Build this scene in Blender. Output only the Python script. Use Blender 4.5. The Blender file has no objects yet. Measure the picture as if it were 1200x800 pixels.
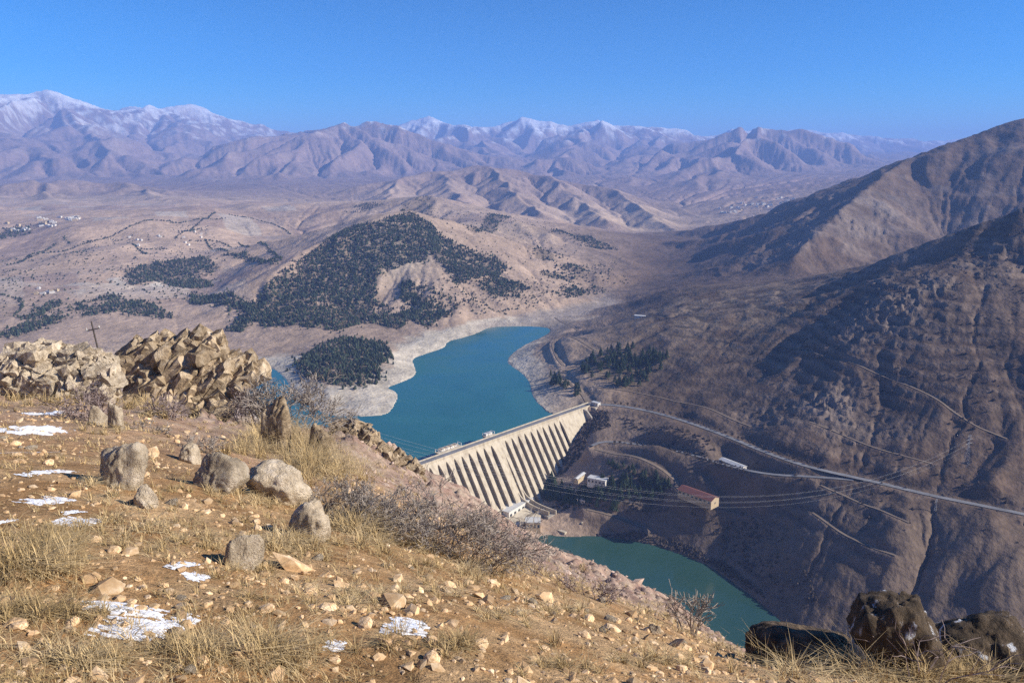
import bpy, bmesh, math, random
import numpy as np
from mathutils import Vector, Matrix

# ------------------------------------------------------------------ camera, sky, sun, exposure
R = math.radians
SC = bpy.context.scene
COL = SC.collection
H = 412.0                      # camera height above the lake surface (lake = 0)
FPX, PITCH = 900.0, 0.21867    # focal length in photo pixels, downward pitch
cam_d = bpy.data.cameras.new('camera')
cam = bpy.data.objects.new('camera', cam_d); COL.objects.link(cam)
cam.location = (0, 0, H); cam.rotation_euler = (math.pi/2 - PITCH, 0, 0)
cam_d.lens = 27.0; cam_d.sensor_width = 36.0
cam_d.clip_start = 0.05; cam_d.clip_end = 120000.0
SC.camera = cam

SUN_EL, SUN_AZ = R(29.0), R(99.0)       # azimuth clockwise from +Y (view direction)
world = bpy.data.worlds.new('World'); SC.world = world; world.use_nodes = True
wn = world.node_tree; wn.nodes.clear()
sky = wn.nodes.new('ShaderNodeTexSky'); sky.sky_type = 'NISHITA'; sky.sun_disc = False
sky.sun_elevation = SUN_EL; sky.sun_rotation = SUN_AZ
sky.altitude = 2000; sky.air_density = 1.0; sky.dust_density = 0.0; sky.ozone_density = 4.0
hs = wn.nodes.new('ShaderNodeHueSaturation'); hs.inputs['Saturation'].default_value = 1.6; hs.inputs['Hue'].default_value = .482; hs.inputs['Value'].default_value = .90
bg = wn.nodes.new('ShaderNodeBackground'); bg.inputs['Strength'].default_value = 0.048
wo = wn.nodes.new('ShaderNodeOutputWorld')
gm = wn.nodes.new('ShaderNodeGamma'); gm.inputs['Gamma'].default_value = 1.5
wn.links.new(sky.outputs[0], hs.inputs['Color']); wn.links.new(hs.outputs[0], gm.inputs['Color']); wn.links.new(gm.outputs[0], bg.inputs['Color'])
wn.links.new(bg.outputs[0], wo.inputs['Surface'])

sun_d = bpy.data.lights.new('sun', 'SUN'); sun_d.energy = 5.0; sun_d.angle = R(0.53); sun_d.color = (1.0, 0.91, 0.77)
sun = bpy.data.objects.new('sun', sun_d); COL.objects.link(sun)
sv = Vector((math.sin(SUN_AZ)*math.cos(SUN_EL), math.cos(SUN_AZ)*math.cos(SUN_EL), math.sin(SUN_EL)))
sun.rotation_euler = sv.to_track_quat('Z', 'Y').to_euler(); sun.location = (300, -100, 900)

SC.view_settings.view_transform = 'Standard'; SC.view_settings.look = 'None'
SC.view_settings.exposure = 0.72; SC.view_settings.gamma = 1.0
SC.render.engine = 'CYCLES'
SC.cycles.use_denoising = False
SC.cycles.sample_clamp_indirect = 3.0; SC.cycles.sample_clamp_direct = 12.0
SC.cycles.max_bounces = 5; SC.cycles.diffuse_bounces = 2; SC.cycles.glossy_bounces = 2
SC.cycles.transmission_bounces = 2; SC.cycles.volume_bounces = 1; SC.cycles.transparent_max_bounces = 6
random.seed(7)
RNG = np.random.default_rng(7)

# ------------------------------------------------------------------ photo pixel -> place
SP, CP = math.sin(PITCH), math.cos(PITCH)
def ray(u, v):
    a = (u-600.0)/FPX; b = (400.0-v)/FPX
    return np.array([a, CP+b*SP, -SP+b*CP])
def Pz(u, v, z):
    d = ray(u, v); t = (z-H)/d[2]
    return np.array([d[0]*t, d[1]*t, z])
def Pd(u, v, y):
    d = ray(u, v); t = y/d[1]
    return np.array([d[0]*t, y, H+d[2]*t])

# ------------------------------------------------------------------ noise
def _h(ix, iy, s):
    n = (ix.astype(np.int64)*374761393 + iy.astype(np.int64)*668265263 + s*974711) & 0xffffffff
    n = ((n ^ (n >> 13))*1274126177) & 0xffffffff
    n = ((n ^ (n >> 16))*2246822519) & 0xffffffff
    return ((n ^ (n >> 15)) & 0xffffff).astype(np.float64)/0xffffff
def vnoise(x, y, s=0):
    ix = np.floor(x); iy = np.floor(y); fx = x-ix; fy = y-iy
    fx = fx*fx*fx*(fx*(fx*6-15)+10); fy = fy*fy*fy*(fy*(fy*6-15)+10)
    a = _h(ix, iy, s); b = _h(ix+1, iy, s); c = _h(ix, iy+1, s); d = _h(ix+1, iy+1, s)
    return (a*(1-fx)+b*fx)*(1-fy)+(c*(1-fx)+d*fx)*fy
def fbm(x, y, o=4, s=0, g=0.5):
    x = np.asarray(x, float); y = np.asarray(y, float); t = 0*x; A = 1.0; n = 0
    for i in range(o):
        t = t + A*(vnoise(x, y, s+i*17)*2-1); n += A; A *= g
        x, y = x*1.62+y*1.18+3.1, y*1.62-x*1.18+7.7
    return t/n
def ridged(x, y, o=4, s=0):
    x = np.asarray(x, float); y = np.asarray(y, float); t = 0*x; A = 1.0; n = 0
    for i in range(o):
        t = t + A*(1-np.abs(vnoise(x, y, s+i*17)*2-1)); n += A; A *= .55
        x, y = x*1.62+y*1.18+3.1, y*1.62-x*1.18+7.7
    return t/n
def sstep(a, b, x):
    t = np.clip((x-a)/(b-a), 0, 1); return t*t*(3-2*t)
def gully(px, py, dx, dy, s=0):
    """stripes that run down the slope: value and its two derivatives"""
    ix = np.floor(px); iy = np.floor(py); fx = px-ix; fy = py-iy
    v = 0*px; gx = 0*px; gy = 0*px; W = 0*px
    for i in (-1, 0, 1, 2):
        for j in (-1, 0, 1, 2):
            qx = fx-i+.5-_h(ix+i, iy+j, s)*.9; qy = fy-j+.5-_h(ix+i, iy+j, s+5)*.9
            w = np.exp(-2.2*(qx*qx+qy*qy)); m = (qx*dx+qy*dy)*2*math.pi
            v += np.sin(m)*w; sn = np.cos(m)*w; gx += sn*dx; gy += sn*dy; W += w
    return v/W, gx/W, gy/W

# ------------------------------------------------------------------ mesh helpers
def link(o, parent=None):
    COL.objects.link(o)
    if parent is not None: o.parent = parent
    return o
def tag(o, label=None, cat=None, group=None, kind=None):
    if label: o['label'] = label
    if cat: o['category'] = cat
    if group: o['group'] = group
    if kind: o['kind'] = kind
    return o
def empty(name, loc=(0, 0, 0), rz=0.0):
    o = bpy.data.objects.new(name, None); o.location = loc; o.rotation_euler = (0, 0, rz); o.empty_display_size = .2
    return link(o)
def np_mesh(name, V, F, mat, smooth=True):
    V = np.asarray(V, np.float32); F = np.asarray(F, np.int32); k = F.shape[1]
    me = bpy.data.meshes.new(name)
    me.vertices.add(len(V)); me.vertices.foreach_set('co', V.ravel())
    me.loops.add(F.size); me.loops.foreach_set('vertex_index', F.ravel())
    me.polygons.add(len(F)); me.polygons.foreach_set('loop_start', np.arange(0, F.size, k, dtype=np.int32))
    me.polygons.foreach_set('loop_total', np.full(len(F), k, np.int32))
    me.update(calc_edges=True)
    me.polygons.foreach_set('use_smooth', np.full(len(F), smooth, bool))
    if mat: me.materials.append(mat)
    return me
def set_col(me, name, C):
    a = me.attributes.new(name, 'FLOAT_COLOR', 'POINT')
    C = np.asarray(C, np.float32)
    if C.shape[1] == 3: C = np.concatenate([C, np.ones((len(C), 1), np.float32)], 1)
    a.data.foreach_set('color', C.ravel())
def grid_faces(nr, nc):
    i = np.arange(nr*nc).reshape(nr, nc)
    return np.stack([i[:-1, :-1], i[:-1, 1:], i[1:, 1:], i[1:, :-1]], -1).reshape(-1, 4)
class MB:
    def __init__(s): s.v = []; s.f = []
    def add(s, v, f):
        n = len(s.v); s.v += [tuple(p) for p in v]; s.f += [tuple(i+n for i in q) for q in f]; return s
    def box(s, c, d, rz=0.0):
        x, y, z = d[0]/2, d[1]/2, d[2]/2; C, S = math.cos(rz), math.sin(rz)
        v = [(c[0]+a*x*C-b*y*S, c[1]+a*x*S+b*y*C, c[2]+e*z) for e in (-1, 1) for a, b in ((-1, -1), (1, -1), (1, 1), (-1, 1))]
        return s.add(v, [(3, 2, 1, 0), (4, 5, 6, 7), (0, 1, 5, 4), (1, 2, 6, 5), (2, 3, 7, 6), (3, 0, 4, 7)])
    def prism(s, poly, a, b, ex, ey, ez, o):
        """polygon in (ex,ey) extruded along ez from a to b"""
        n = len(poly); P = lambda p, t: o+ex*p[0]+ey*p[1]+ez*t
        v = [P(p, a) for p in poly]+[P(p, b) for p in poly]
        return s.add(v, [tuple(range(n))[::-1], tuple(range(n, 2*n))]+[(i, (i+1) % n, n+(i+1) % n, n+i) for i in range(n)])
    def tube(s, pts, r, k=4):
        pts = [Vector(p) for p in pts]; r = r if hasattr(r, '__len__') else [r]*len(pts); v = []; f = []
        for i, p in enumerate(pts):
            d = (pts[min(i+1, len(pts)-1)]-pts[max(i-1, 0)]).normalized()
            a = d.cross(Vector((0, 0, 1)) if abs(d.z) < .9 else Vector((1, 0, 0))).normalized(); b = d.cross(a)
            v += [p+(a*math.cos(t)+b*math.sin(t))*r[i] for t in [2*math.pi*j/k for j in range(k)]]
        for i in range(len(pts)-1):
            f += [(i*k+j, i*k+(j+1) % k, (i+1)*k+(j+1) % k, (i+1)*k+j) for j in range(k)]
        f += [tuple(range(k))[::-1], tuple(range((len(pts)-1)*k, len(pts)*k))]
        return s.add(v, f)
    def mesh(s, name, mat, smooth=False):
        me = bpy.data.meshes.new(name); me.from_pydata([tuple(map(float, p)) for p in s.v], [], s.f)
        bm = bmesh.new(); bm.from_mesh(me); bmesh.ops.recalc_face_normals(bm, faces=bm.faces); bm.to_mesh(me); bm.free()
        if smooth: me.polygons.foreach_set('use_smooth', [True]*len(me.polygons))
        me.materials.append(mat); return me
    def build(s, name, mat, parent=None, smooth=False):
        return link(bpy.data.objects.new(name, s.mesh(name, mat, smooth)), parent)

# ------------------------------------------------------------------ materials
def new_mat(name):
    m = bpy.data.materials.new(name); m.use_nodes = True; nt = m.node_tree
    return m, nt, nt.nodes['Principled BSDF']
def mat_noise(name, c1, c2, scale=1.0, rough=.9, bump=.3, bscale=None, coord='Object', c3=None, dist=.05, detail=6, spec=.2, island=0.0, stretch=None, objrand=False):
    m, nt, b = new_mat(name); N = nt.nodes; L = nt.links
    tc = N.new('ShaderNodeTexCoord')
    n1 = N.new('ShaderNodeTexNoise'); n1.inputs['Scale'].default_value = scale; n1.inputs['Detail'].default_value = detail
    n1.inputs['Roughness'].default_value = .62
    src = tc.outputs[coord]
    if stretch:
        mp = N.new('ShaderNodeMapping'); mp.inputs['Scale'].default_value = stretch; L.new(src, mp.inputs['Vector']); L.new(mp.outputs[0], n1.inputs['Vector'])
    else: L.new(src, n1.inputs['Vector'])
    cr = N.new('ShaderNodeValToRGB'); L.new(n1.outputs['Fac'], cr.inputs['Fac'])
    e = cr.color_ramp.elements; e[0].position = .32; e[1].position = .68
    e[0].color = (*c1, 1); e[1].color = (*c2, 1)
    if c3: x = e.new(.5); x.color = (*c3, 1)
    if island:
        gi = N.new('ShaderNodeNewGeometry'); mi = N.new('ShaderNodeMapRange'); mi.inputs['To Min'].default_value = 1-island; mi.inputs['To Max'].default_value = 1+island
        L.new((N.new('ShaderNodeObjectInfo').outputs['Random'] if objrand else gi.outputs['Random Per Island']), mi.inputs['Value']); vs = N.new('ShaderNodeVectorMath'); vs.operation = 'SCALE'
        L.new(cr.outputs['Color'], vs.inputs[0]); L.new(mi.outputs[0], vs.inputs['Scale']); L.new(vs.outputs[0], b.inputs['Base Color'])
    else: L.new(cr.outputs['Color'], b.inputs['Base Color'])
    b.inputs['Roughness'].default_value = rough
    b.inputs['Specular IOR Level'].default_value = spec
    if bump:
        n2 = N.new('ShaderNodeTexNoise'); n2.inputs['Scale'].default_value = bscale or scale*4; n2.inputs['Detail'].default_value = 8
        n2.inputs['Roughness'].default_value = .7
        L.new(tc.outputs[coord], n2.inputs['Vector'])
        bp = N.new('ShaderNodeBump'); bp.inputs['Strength'].default_value = bump; bp.inputs['Distance'].default_value = dist
        L.new(n2.outputs['Fac'], bp.inputs['Height']); L.new(bp.outputs['Normal'], b.inputs['Normal'])
    return m
def terrain_mat(name, scales, bumps, speck=0.35):
    """vertex colour of the soil times fine mottling, with multi-scale relief"""
    m, nt, b = new_mat(name); N = nt.nodes; L = nt.links
    geo = N.new('ShaderNodeNewGeometry')
    vc = N.new('ShaderNodeAttribute'); vc.attribute_name = 'soil'
    prev = vc.outputs['Color']; h = None
    for i, (sc, bd) in enumerate(zip(scales, bumps)):
        n = N.new('ShaderNodeTexNoise'); n.inputs['Scale'].default_value = sc; n.inputs['Detail'].default_value = 5
        n.inputs['Roughness'].default_value = .68
        L.new(geo.outputs['Position'], n.inputs['Vector'])
        mr = N.new('ShaderNodeMapRange'); mr.inputs['From Min'].default_value = .3; mr.inputs['From Max'].default_value = .7
        mr.inputs['To Min'].default_value = 1-speck; mr.inputs['To Max'].default_value = 1+speck*.7
        L.new(n.outputs['Fac'], mr.inputs['Value'])
        mx = N.new('ShaderNodeVectorMath'); mx.operation = 'SCALE'
        L.new(prev, mx.inputs[0]); L.new(mr.outputs[0], mx.inputs['Scale']); prev = mx.outputs[0]
        ml = N.new('ShaderNodeMath'); ml.operation = 'MULTIPLY'; ml.inputs[1].default_value = bd
        L.new(n.outputs['Fac'], ml.inputs[0])
        if h is None: h = ml.outputs[0]
        else:
            ad = N.new('ShaderNodeMath'); ad.operation = 'ADD'; L.new(h, ad.inputs[0]); L.new(ml.outputs[0], ad.inputs[1]); h = ad.outputs[0]
    bp = N.new('ShaderNodeBump'); bp.inputs['Strength'].default_value = 1.0; bp.inputs['Distance'].default_value = 1.0
    L.new(h, bp.inputs['Height']); L.new(bp.outputs['Normal'], b.inputs['Normal'])
    L.new(prev, b.inputs['Base Color']); b.inputs['Roughness'].default_value = .95; b.inputs['Specular IOR Level'].default_value = .1
    return m
M = {}
M['terrain'] = terrain_mat('dry_mountain_soil', (.0012, .006, .03, .14), (40.0, 14.0, 4.0, 1.4), .24)
M['hill'] = terrain_mat('tan_gravel_soil', (.6, 6.0, 34.0), (.10, .06, .028), .40)
M['concrete'] = mat_noise('weathered_concrete', (.36, .30, .22), (.60, .53, .41), .16, .9, .3, .5, dist=.6, c3=(.52, .455, .345), stretch=(1, 1, .22))
M['concrete_dark'] = mat_noise('shade_toned_concrete', (.30, .27, .23), (.42, .38, .32), .08, .9, .3, .5, dist=.5)  # darker copy of the concrete; paints shade into the dam bays and step
M['roof_white'] = mat_noise('pale_metal_roof', (.52, .52, .50), (.66, .66, .64), .2, .6, .1)
M['roof_red'] = mat_noise('rust_red_roof', (.17, .07, .055), (.24, .10, .08), .3, .8, .2)
M['wall_tan'] = mat_noise('tan_plaster', (.46, .36, .23), (.56, .45, .30), .3, .9, .1)
M['wall_white'] = mat_noise('white_plaster', (.60, .57, .52), (.72, .69, .64), .3, .9, .1)
M['glass'] = mat_noise('dark_window_glass', (.02, .03, .04), (.04, .05, .06), 1, .15, 0, spec=.5)
M['asphalt'] = mat_noise('worn_pale_asphalt', (.15, .15, .155), (.26, .26, .27), .05, .9, .1)
M['dirt'] = mat_noise('pale_dirt_track', (.16, .122, .092), (.235, .185, .14), .05, .95, .1)
M['steel'] = mat_noise('galvanised_steel', (.40, .41, .42), (.5, .5, .5), 1, .5, 0)
M['wood'] = mat_noise('weathered_pole_wood', (.06, .05, .045), (.10, .085, .075), 3, .9, .2)
M['bark'] = mat_noise('tree_bark', (.07, .05, .04), (.12, .09, .07), 2, .95, .2)
M['pine'] = mat_noise('dark_pine_needles', (.018, .034, .020), (.050, .072, .036), .25, .9, 0)
M['pine_far'] = mat_noise('distant_pine_needles', (.018, .030, .020), (.052, .066, .036), .03, .95, 0, island=.65)
M['scrub'] = mat_noise('bare_brown_scrub', (.045, .035, .032), (.10, .08, .068), .1, .95, 0, island=.4)
M['bare'] = mat_noise('bare_deciduous_crowns', (.09, .075, .055), (.19, .155, .11), .05, .95, 0, island=.4)
M['twig'] = mat_noise('grey_dry_twigs', (.22, .185, .16), (.40, .35, .30), 6, .95, 0)
M['twig_dark'] = mat_noise('purple_brown_twigs', (.20, .15, .14), (.36, .29, .27), 6, .95, 0)
M['grass'] = mat_noise('straw_dry_grass', (.36, .255, .12), (.62, .48, .28), 1.2, .9, 0, c3=(.50, .37, .19), island=.4)
M['gravel'] = mat_noise('orange_tan_gravel', (.38, .24, .13), (.74, .58, .40), 7, .95, .5, 60, c3=(.56, .38, .21), dist=.01, island=.4)
M['rock'] = mat_noise('lichen_grey_rock', (.32, .255, .185), (.76, .65, .51), 4.5, .95, .9, 16, c3=(.58, .48, .35), dist=.12, island=.2, objrand=True)
M['rock_tan'] = mat_noise('tan_layered_rock', (.13, .095, .065), (.56, .455, .325), 4.2, .95, 1.0, 11, c3=(.39, .295, .19), dist=.16, island=.28, objrand=True)
M['rock_dark'] = mat_noise('dark_basalt_rock', (.045, .036, .028), (.30, .22, .145), 7.0, .9, 1.0, 22, c3=(.15, .11, .078), dist=.09)
M['rock_frost'] = mat_noise('frost_streaked_basalt', (.04, .032, .025), (.78, .80, .84), 3.4, .9, 1.0, 22, c3=(.17, .125, .085), dist=.09, stretch=(1.6, 1.6, .7))
e_ = M['rock_frost'].node_tree.nodes['Color Ramp'].color_ramp.elements; e_[0].position = .3; e_[1].position = .60; e_[2].position = .66
M['rubble'] = mat_noise('pinkish_rubble', (.26, .18, .145), (.60, .48, .38), 1.5, .95, .6, 8, c3=(.42, .31, .25), dist=.1, island=.35)
M['snow'] = mat_noise('old_snow', (.78, .81, .86), (.86, .87, .9), 3, .7, .4, 25, dist=.02)
def water_mat(name, col, col2, bump):
    m, nt, b = new_mat(name); N = nt.nodes; L = nt.links
    b.inputs['IOR'].default_value = 1.33; b.inputs['Specular IOR Level'].default_value = .4
    g = N.new('ShaderNodeNewGeometry'); n = N.new('ShaderNodeTexNoise'); n.inputs['Scale'].default_value = .09; n.inputs['Detail'].default_value = 5
    L.new(g.outputs['Position'], n.inputs['Vector'])
    n2 = N.new('ShaderNodeTexNoise'); n2.inputs['Scale'].default_value = .006; n2.inputs['Detail'].default_value = 6; n2.inputs['Distortion'].default_value = 1.2
    L.new(g.outputs['Position'], n2.inputs['Vector'])
    mr = N.new('ShaderNodeMapRange'); mr.inputs['From Min'].default_value = .35; mr.inputs['From Max'].default_value = .68; mr.inputs['To Min'].default_value = .04; mr.inputs['To Max'].default_value = .28
    L.new(n2.outputs['Fac'], mr.inputs['Value']); L.new(mr.outputs[0], b.inputs['Roughness'])
    cr = N.new('ShaderNodeValToRGB'); L.new(n2.outputs['Fac'], cr.inputs['Fac']); e = cr.color_ramp.elements
    e[0].position = .3; e[1].position = .7; e[0].color = (*col, 1); e[1].color = (*col2, 1); L.new(cr.outputs[0], b.inputs['Base Color'])
    bp = N.new('ShaderNodeBump'); bp.inputs['Strength'].default_value = bump; bp.inputs['Distance'].default_value = .6
    L.new(n.outputs['Fac'], bp.inputs['Height']); L.new(bp.outputs['Normal'], b.inputs['Normal'])
    return m
M['lake'] = water_mat('turquoise_lake_water', (.018, .118, .132), (.028, .150, .160), .4)
M['river'] = water_mat('green_river_water', (.022, .068, .058), (.034, .088, .072), .25)

# ------------------------------------------------------------------ terrain: base of the valley from control points
def tps_fit(X, Z, lam=1e-4):
    n = len(X); D = np.hypot(X[:, None, 0]-X[None, :, 0], X[:, None, 1]-X[None, :, 1])
    K = np.where(D > 0, D*D*np.log(D+1e-12), 0)+lam*np.eye(n); P = np.c_[np.ones(n), X]
    A = np.zeros((n+3, n+3)); A[:n, :n] = K; A[:n, n:] = P; A[n:, :n] = P.T
    return np.linalg.solve(A, np.r_[Z, 0, 0, 0])
def tps_eval(X, w, Q):
    n = len(X); out = np.empty(len(Q))
    for i in range(0, len(Q), 20000):
        q = Q[i:i+20000]; D2 = (q[:, None, 0]-X[None, :, 0])**2+(q[:, None, 1]-X[None, :, 1])**2
        out[i:i+20000] = (.5*D2*np.log(D2+1e-18))@w[:n]+w[n]+q@w[n+1:]
    return out
CREST_Z = 14.0
DR = Pz(690, 473, CREST_Z); DL0 = Pz(485, 545, CREST_Z)
ES = (DR-DL0); VIS = np.linalg.norm(ES); ES = ES/VIS
DL = DL0-ES*42.0                           # left abutment, behind the hill
DLEN = VIS+42.0
EN = np.array([ES[1], -ES[0], 0.0])        # downstream direction
EZ = np.array([0, 0, 1.0])
def dam_pt(f, n, z):                       # f = 0 left end, 1 right end
    p = DL+ES*(f*DLEN)+EN*n; return np.array([p[0], p[1], z])
FACE = 0.62                                # downstream batter
def toe(f, zb): return dam_pt(f, 7+FACE*(CREST_Z-zb), zb)

cz = []   # control points
for u, v, z in [
    # right bank between the lake and the shoulder
    (660, 405, 42), (700, 396, 58), (735, 418, 50), (780, 398, 80), (700, 440, 34), (752, 445, 34), (640, 420, 20), (672, 462, 12), (655, 470, 8),
    (850, 370, 118), (900, 356, 140), (800, 385, 95), (720, 375, 45), (762, 350, 66), (805, 338, 95), (690, 385, 30),
    (700, 362, 8), (660, 372, 5), (742, 325, 22), (782, 303, 42),
    (800, 420, 65), (875, 430, 71), (850, 465, 41), (760, 455, 30), (930, 450, 71), (760, 478, 16), (850, 508, 16), (900, 529, 16), (950, 547, 16),
    (1020, 562, 16), (1090, 579, 16), (1200, 600, 16), (1020, 420, 121), (1030, 350, 191), (1120, 420, 135), (1120, 340, 215), (1200, 420, 144), (1200, 500, 80), (1100, 500, 67), (990, 490, 56),
    (1300, 500, 90), (1300, 620, 20),
    # below the road, benches, down to the river
    (720, 521, -12), (760, 548, -19), (700, 505, -5), (740, 500, 2), (800, 545, -10), (820, 578, -30), (862, 541, -6), (900, 556, -7), (700, 590, -58), (680, 602, -78), (650, 600, -84), (640, 615, -88),
    (750, 622, -85), (760, 595, -64), (800, 612, -69), (850, 615, -62), (880, 655, -76), (900, 600, -39), (950, 640, -40), (1000, 650, -32), (960, 600, -15), (1050, 620, -2), (1100, 690, -38), (1150, 620, 10), (1000, 720, -70), (1200, 700, -25), (1200, 640, 5), (1300, 760, -50),
    # left bank hidden behind the near hill
    (440, 560, 30), (300, 520, 30), (380, 620, 60), (200, 480, 30), (0, 470, 40), (0, 400, 22), (-200, 420, 50), (-300, 700, 150), (150, 402, 14), (250, 392, 12), (500, 640, -30), (560, 660, -60), (620, 680, -92), (560, 615, -60),
    # peninsula
    (400, 430, 22), (430, 415, 20), (370, 420, 20), (440, 445, 12), (420, 470, 4), (440, 398, 18), (480, 405, 12), (340, 415, 8),
    # plateau on the left
    (0, 335, 58), (120, 345, 52), (230, 350, 40), (0, 300, 98), (150, 300, 96), (0, 262, 165), (150, 265, 163), (250, 252, 188), (300, 292, 108), (250, 320, 70), (320, 372, 35), (0, 238, 212), (200, 236, 210), (300, 240, 198), (-200, 300, 110), (-200, 250, 200),
    (330, 345, 60),
    # valley of the inflowing river
    (640, 332, 34), (600, 352, 22), (570, 368, 14), (530, 385, 12), (700, 322, 32), (740, 292, 68), (620, 376, 3),
    ]:
    cz.append(Pz(u, v, z))
for u, v, d in [
    (450, 320, 2323), (500, 300, 2459), (540, 340, 2203), (420, 365, 2061), (480, 355, 2124), (350, 350, 2100), (480, 248, 2900), (400, 269, 2650),
    (540, 263, 3650), (660, 263, 3900), (500, 230, 4500), (440, 238, 4500),
    (620, 290, 3300), (690, 300, 3150)]:
    cz.append(Pd(u, v, d))
for u, y, z in [(480, 3700, 95), (380, 3500, 95), (600, 4900, 75), (500, 5400, 130), (700, 4700, 50), (800, 4300, 60), (850, 6000, 110), (1000, 6000, 260), (1100, 4500, 250), (1300, 4000, 300), (1100, 2200, 180), (1000, 2300, 110), (900, 2200, 100), (850, 2700, 70), (1200, 2100, 230),
                (0, 7000, 235), (200, 7000, 235), (400, 7000, 230), (600, 8000, 200), (800, 8000, 200), (-200, 7000, 260), (0, 12000, 420), (400, 12000, 420), (800, 12000, 420), (1200, 9000, 500), (1200, 14000, 600), (0, 20000, 900), (600, 20000, 900), (1200, 20000, 900), (0, 32000, 800), (600, 32000, 800), (1200, 32000, 800),
                (-500, 3000, 160), (-500, 9000, 350), (-500, 20000, 900), (1700, 1000, 200), (1700, 2000, 300), (1700, 9000, 700), (1700, 20000, 900), (-400, 1200, 120), (1500, 700, 0), (600, 600, -60), (800, 600, -100), (300, 600, 20)]:
    cz.append(np.array([(u-600)/FPX*y, y, z]))
for f, z in [(1.04, 15), (1.0, 6), (.93, -8), (.84, -24), (.74, -44), (.64, -64), (.55, -82), (.47, -90), (.40, -88), (.30, -66), (.2, -40), (.1, -10)]:
    cz.append(toe(f, z)); cz.append(dam_pt(f, -6, z-2))
cz = np.array(cz)
def lp(x, y): return np.c_[(x/y)*1.3, np.log(y)]
XC = lp(cz[:, 0], cz[:, 1]); WC = tps_fit(XC, cz[:, 2]/cz[:, 1], 2e-4)

# polar sheet
NR = 850
TH = np.r_[np.linspace(-64, -38.4, 34), np.linspace(-38, 38, 830), np.linspace(38.4, 64, 34)]*math.pi/180
NC = len(TH)
rk = np.interp(np.linspace(0, 1, NR), [0, .45, .68, 1], np.log([560, 2600, 7000, 34000]))
LR = rk
T2, L2 = np.meshgrid(TH, LR); RR = np.exp(L2); X = RR*np.sin(T2); Y = RR*np.cos(T2)
# evaluate the spline on a coarser sheet and upsample
ct = np.linspace(TH[0], TH[-1], 260); cl = np.linspace(LR[0], LR[-1], 300)
CT, CL = np.meshgrid(ct, cl); cr_ = np.exp(CL); cx = (cr_*np.sin(CT)).ravel(); cy = (cr_*np.cos(CT)).ravel()
zc = (tps_eval(XC, WC, lp(cx, cy))*cy).reshape(CT.shape)
def bil(G, gx, gy, x, y):
    i = np.clip((x-gx[0])/(gx[1]-gx[0]), 0, len(gx)-1.001); j = np.clip((y-gy[0])/(gy[1]-gy[0]), 0, len(gy)-1.001)
    a = i.astype(int); b = j.astype(int); fi = i-a; fj = j-b
    return (G[b, a]*(1-fi)+G[b, a+1]*fi)*(1-fj)+(G[b+1, a]*(1-fi)+G[b+1, a+1]*fi)*fj
Z = bil(zc, ct, cl, T2, L2)

# ------------------------------------------------------------------ ridges of the mountains
def smax(a, b, k):
    h = np.clip(.5+.5*(a-b)/k, 0, 1); return b*(1-h)+a*h+k*h*(1-h)
def ridge(Z, pts, m, k, spur=.45, spl=900.0, seed=1, rough=0.02, back=None):
    """a mountain crest given by (u, v, distance); flanks fall away at slope m with spurs"""
    P = np.array([Pd(u, v, d*1000.0) for u, v, d in pts])
    zmaxr = P[:, 2].max()
    reach = zmaxr/(m*.42)+400
    msk = (Y > P[:, 1].min()-reach) & (Y < P[:, 1].max()+reach) & (X > P[:, 0].min()-reach) & (X < P[:, 0].max()+reach)
    x = X[msk]; y = Y[msk]; D = np.full(x.shape, 1e12); best = np.full(x.shape, -1e9)
    wx = fbm(x/spl*1.2, y/spl*1.2, 2, seed+50)*spl*.35
    ax = P[-1, :2]-P[0, :2]; ax = ax/np.hypot(*ax); S = x*ax[0]+y*ax[1]
    for i in range(len(P)-1):
        a, b = P[i], P[i+1]; ab = b[:2]-a[:2]; l = np.hypot(*ab)
        t = np.clip(((x-a[0])*ab[0]+(y-a[1])*ab[1])/(l*l), 0, 1)
        d = np.hypot(x-a[0]-ab[0]*t, y-a[1]-ab[1]*t)
        best = np.maximum(best, a[2]+(b[2]-a[2])*t-m*d); D = np.minimum(D, d)
    s = vnoise((S+wx)/spl, D/spl*.25, seed)*2-1
    s2 = vnoise((S+wx*.7)/spl*2.3, D/spl*.5, seed+3)*2-1
    z = best-m*D*(spur*(s*.7+s2*.45)*sstep(0, spl*.9, D)-.2*sstep(0, reach*.6, D))
    z = z+fbm(S/spl*3, D/spl*3, 3, seed+7)*rough*spl*sstep(0, spl*.4, D)
    zz = Z[msk]; Z[msk] = smax(z, zz, k)
    return Z
Z = ridge(Z, [(-250, 125, 17), (-120, 112, 17), (0, 106, 17), (38, 103, 17), (70, 113, 17), (130, 131, 17.3), (160, 126, 18.6), (188, 119, 19), (225, 130, 19.5), (275, 143, 20), (340, 152, 20)], .32, 150, .45, 2200, 11)
Z = ridge(Z, [(38, 108, 17), (80, 140, 14.5), (120, 172, 12), (160, 200, 10)], .30, 90, .4, 1500, 13)
Z = ridge(Z, [(-160, 150, 13), (-60, 140, 13.5), (20, 160, 12), (60, 190, 10)], .30, 90, .45, 1500, 15)
Z = ridge(Z, [(188, 122, 19), (215, 150, 16), (205, 180, 13.5), (215, 205, 11)], .30, 90, .45, 1500, 17)
Z = ridge(Z, [(222, 212, 9.2), (262, 190, 10.4), (320, 160, 12), (352, 150, 12.5), (385, 142, 13), (402, 140, 13), (430, 150, 13.5), (475, 166, 14.2), (540, 190, 13)], .33, 90, .45, 1500, 21)
Z = ridge(Z, [(402, 140, 13), (352, 176, 11), (315, 205, 9)], .30, 70, .5, 900, 23)
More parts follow.
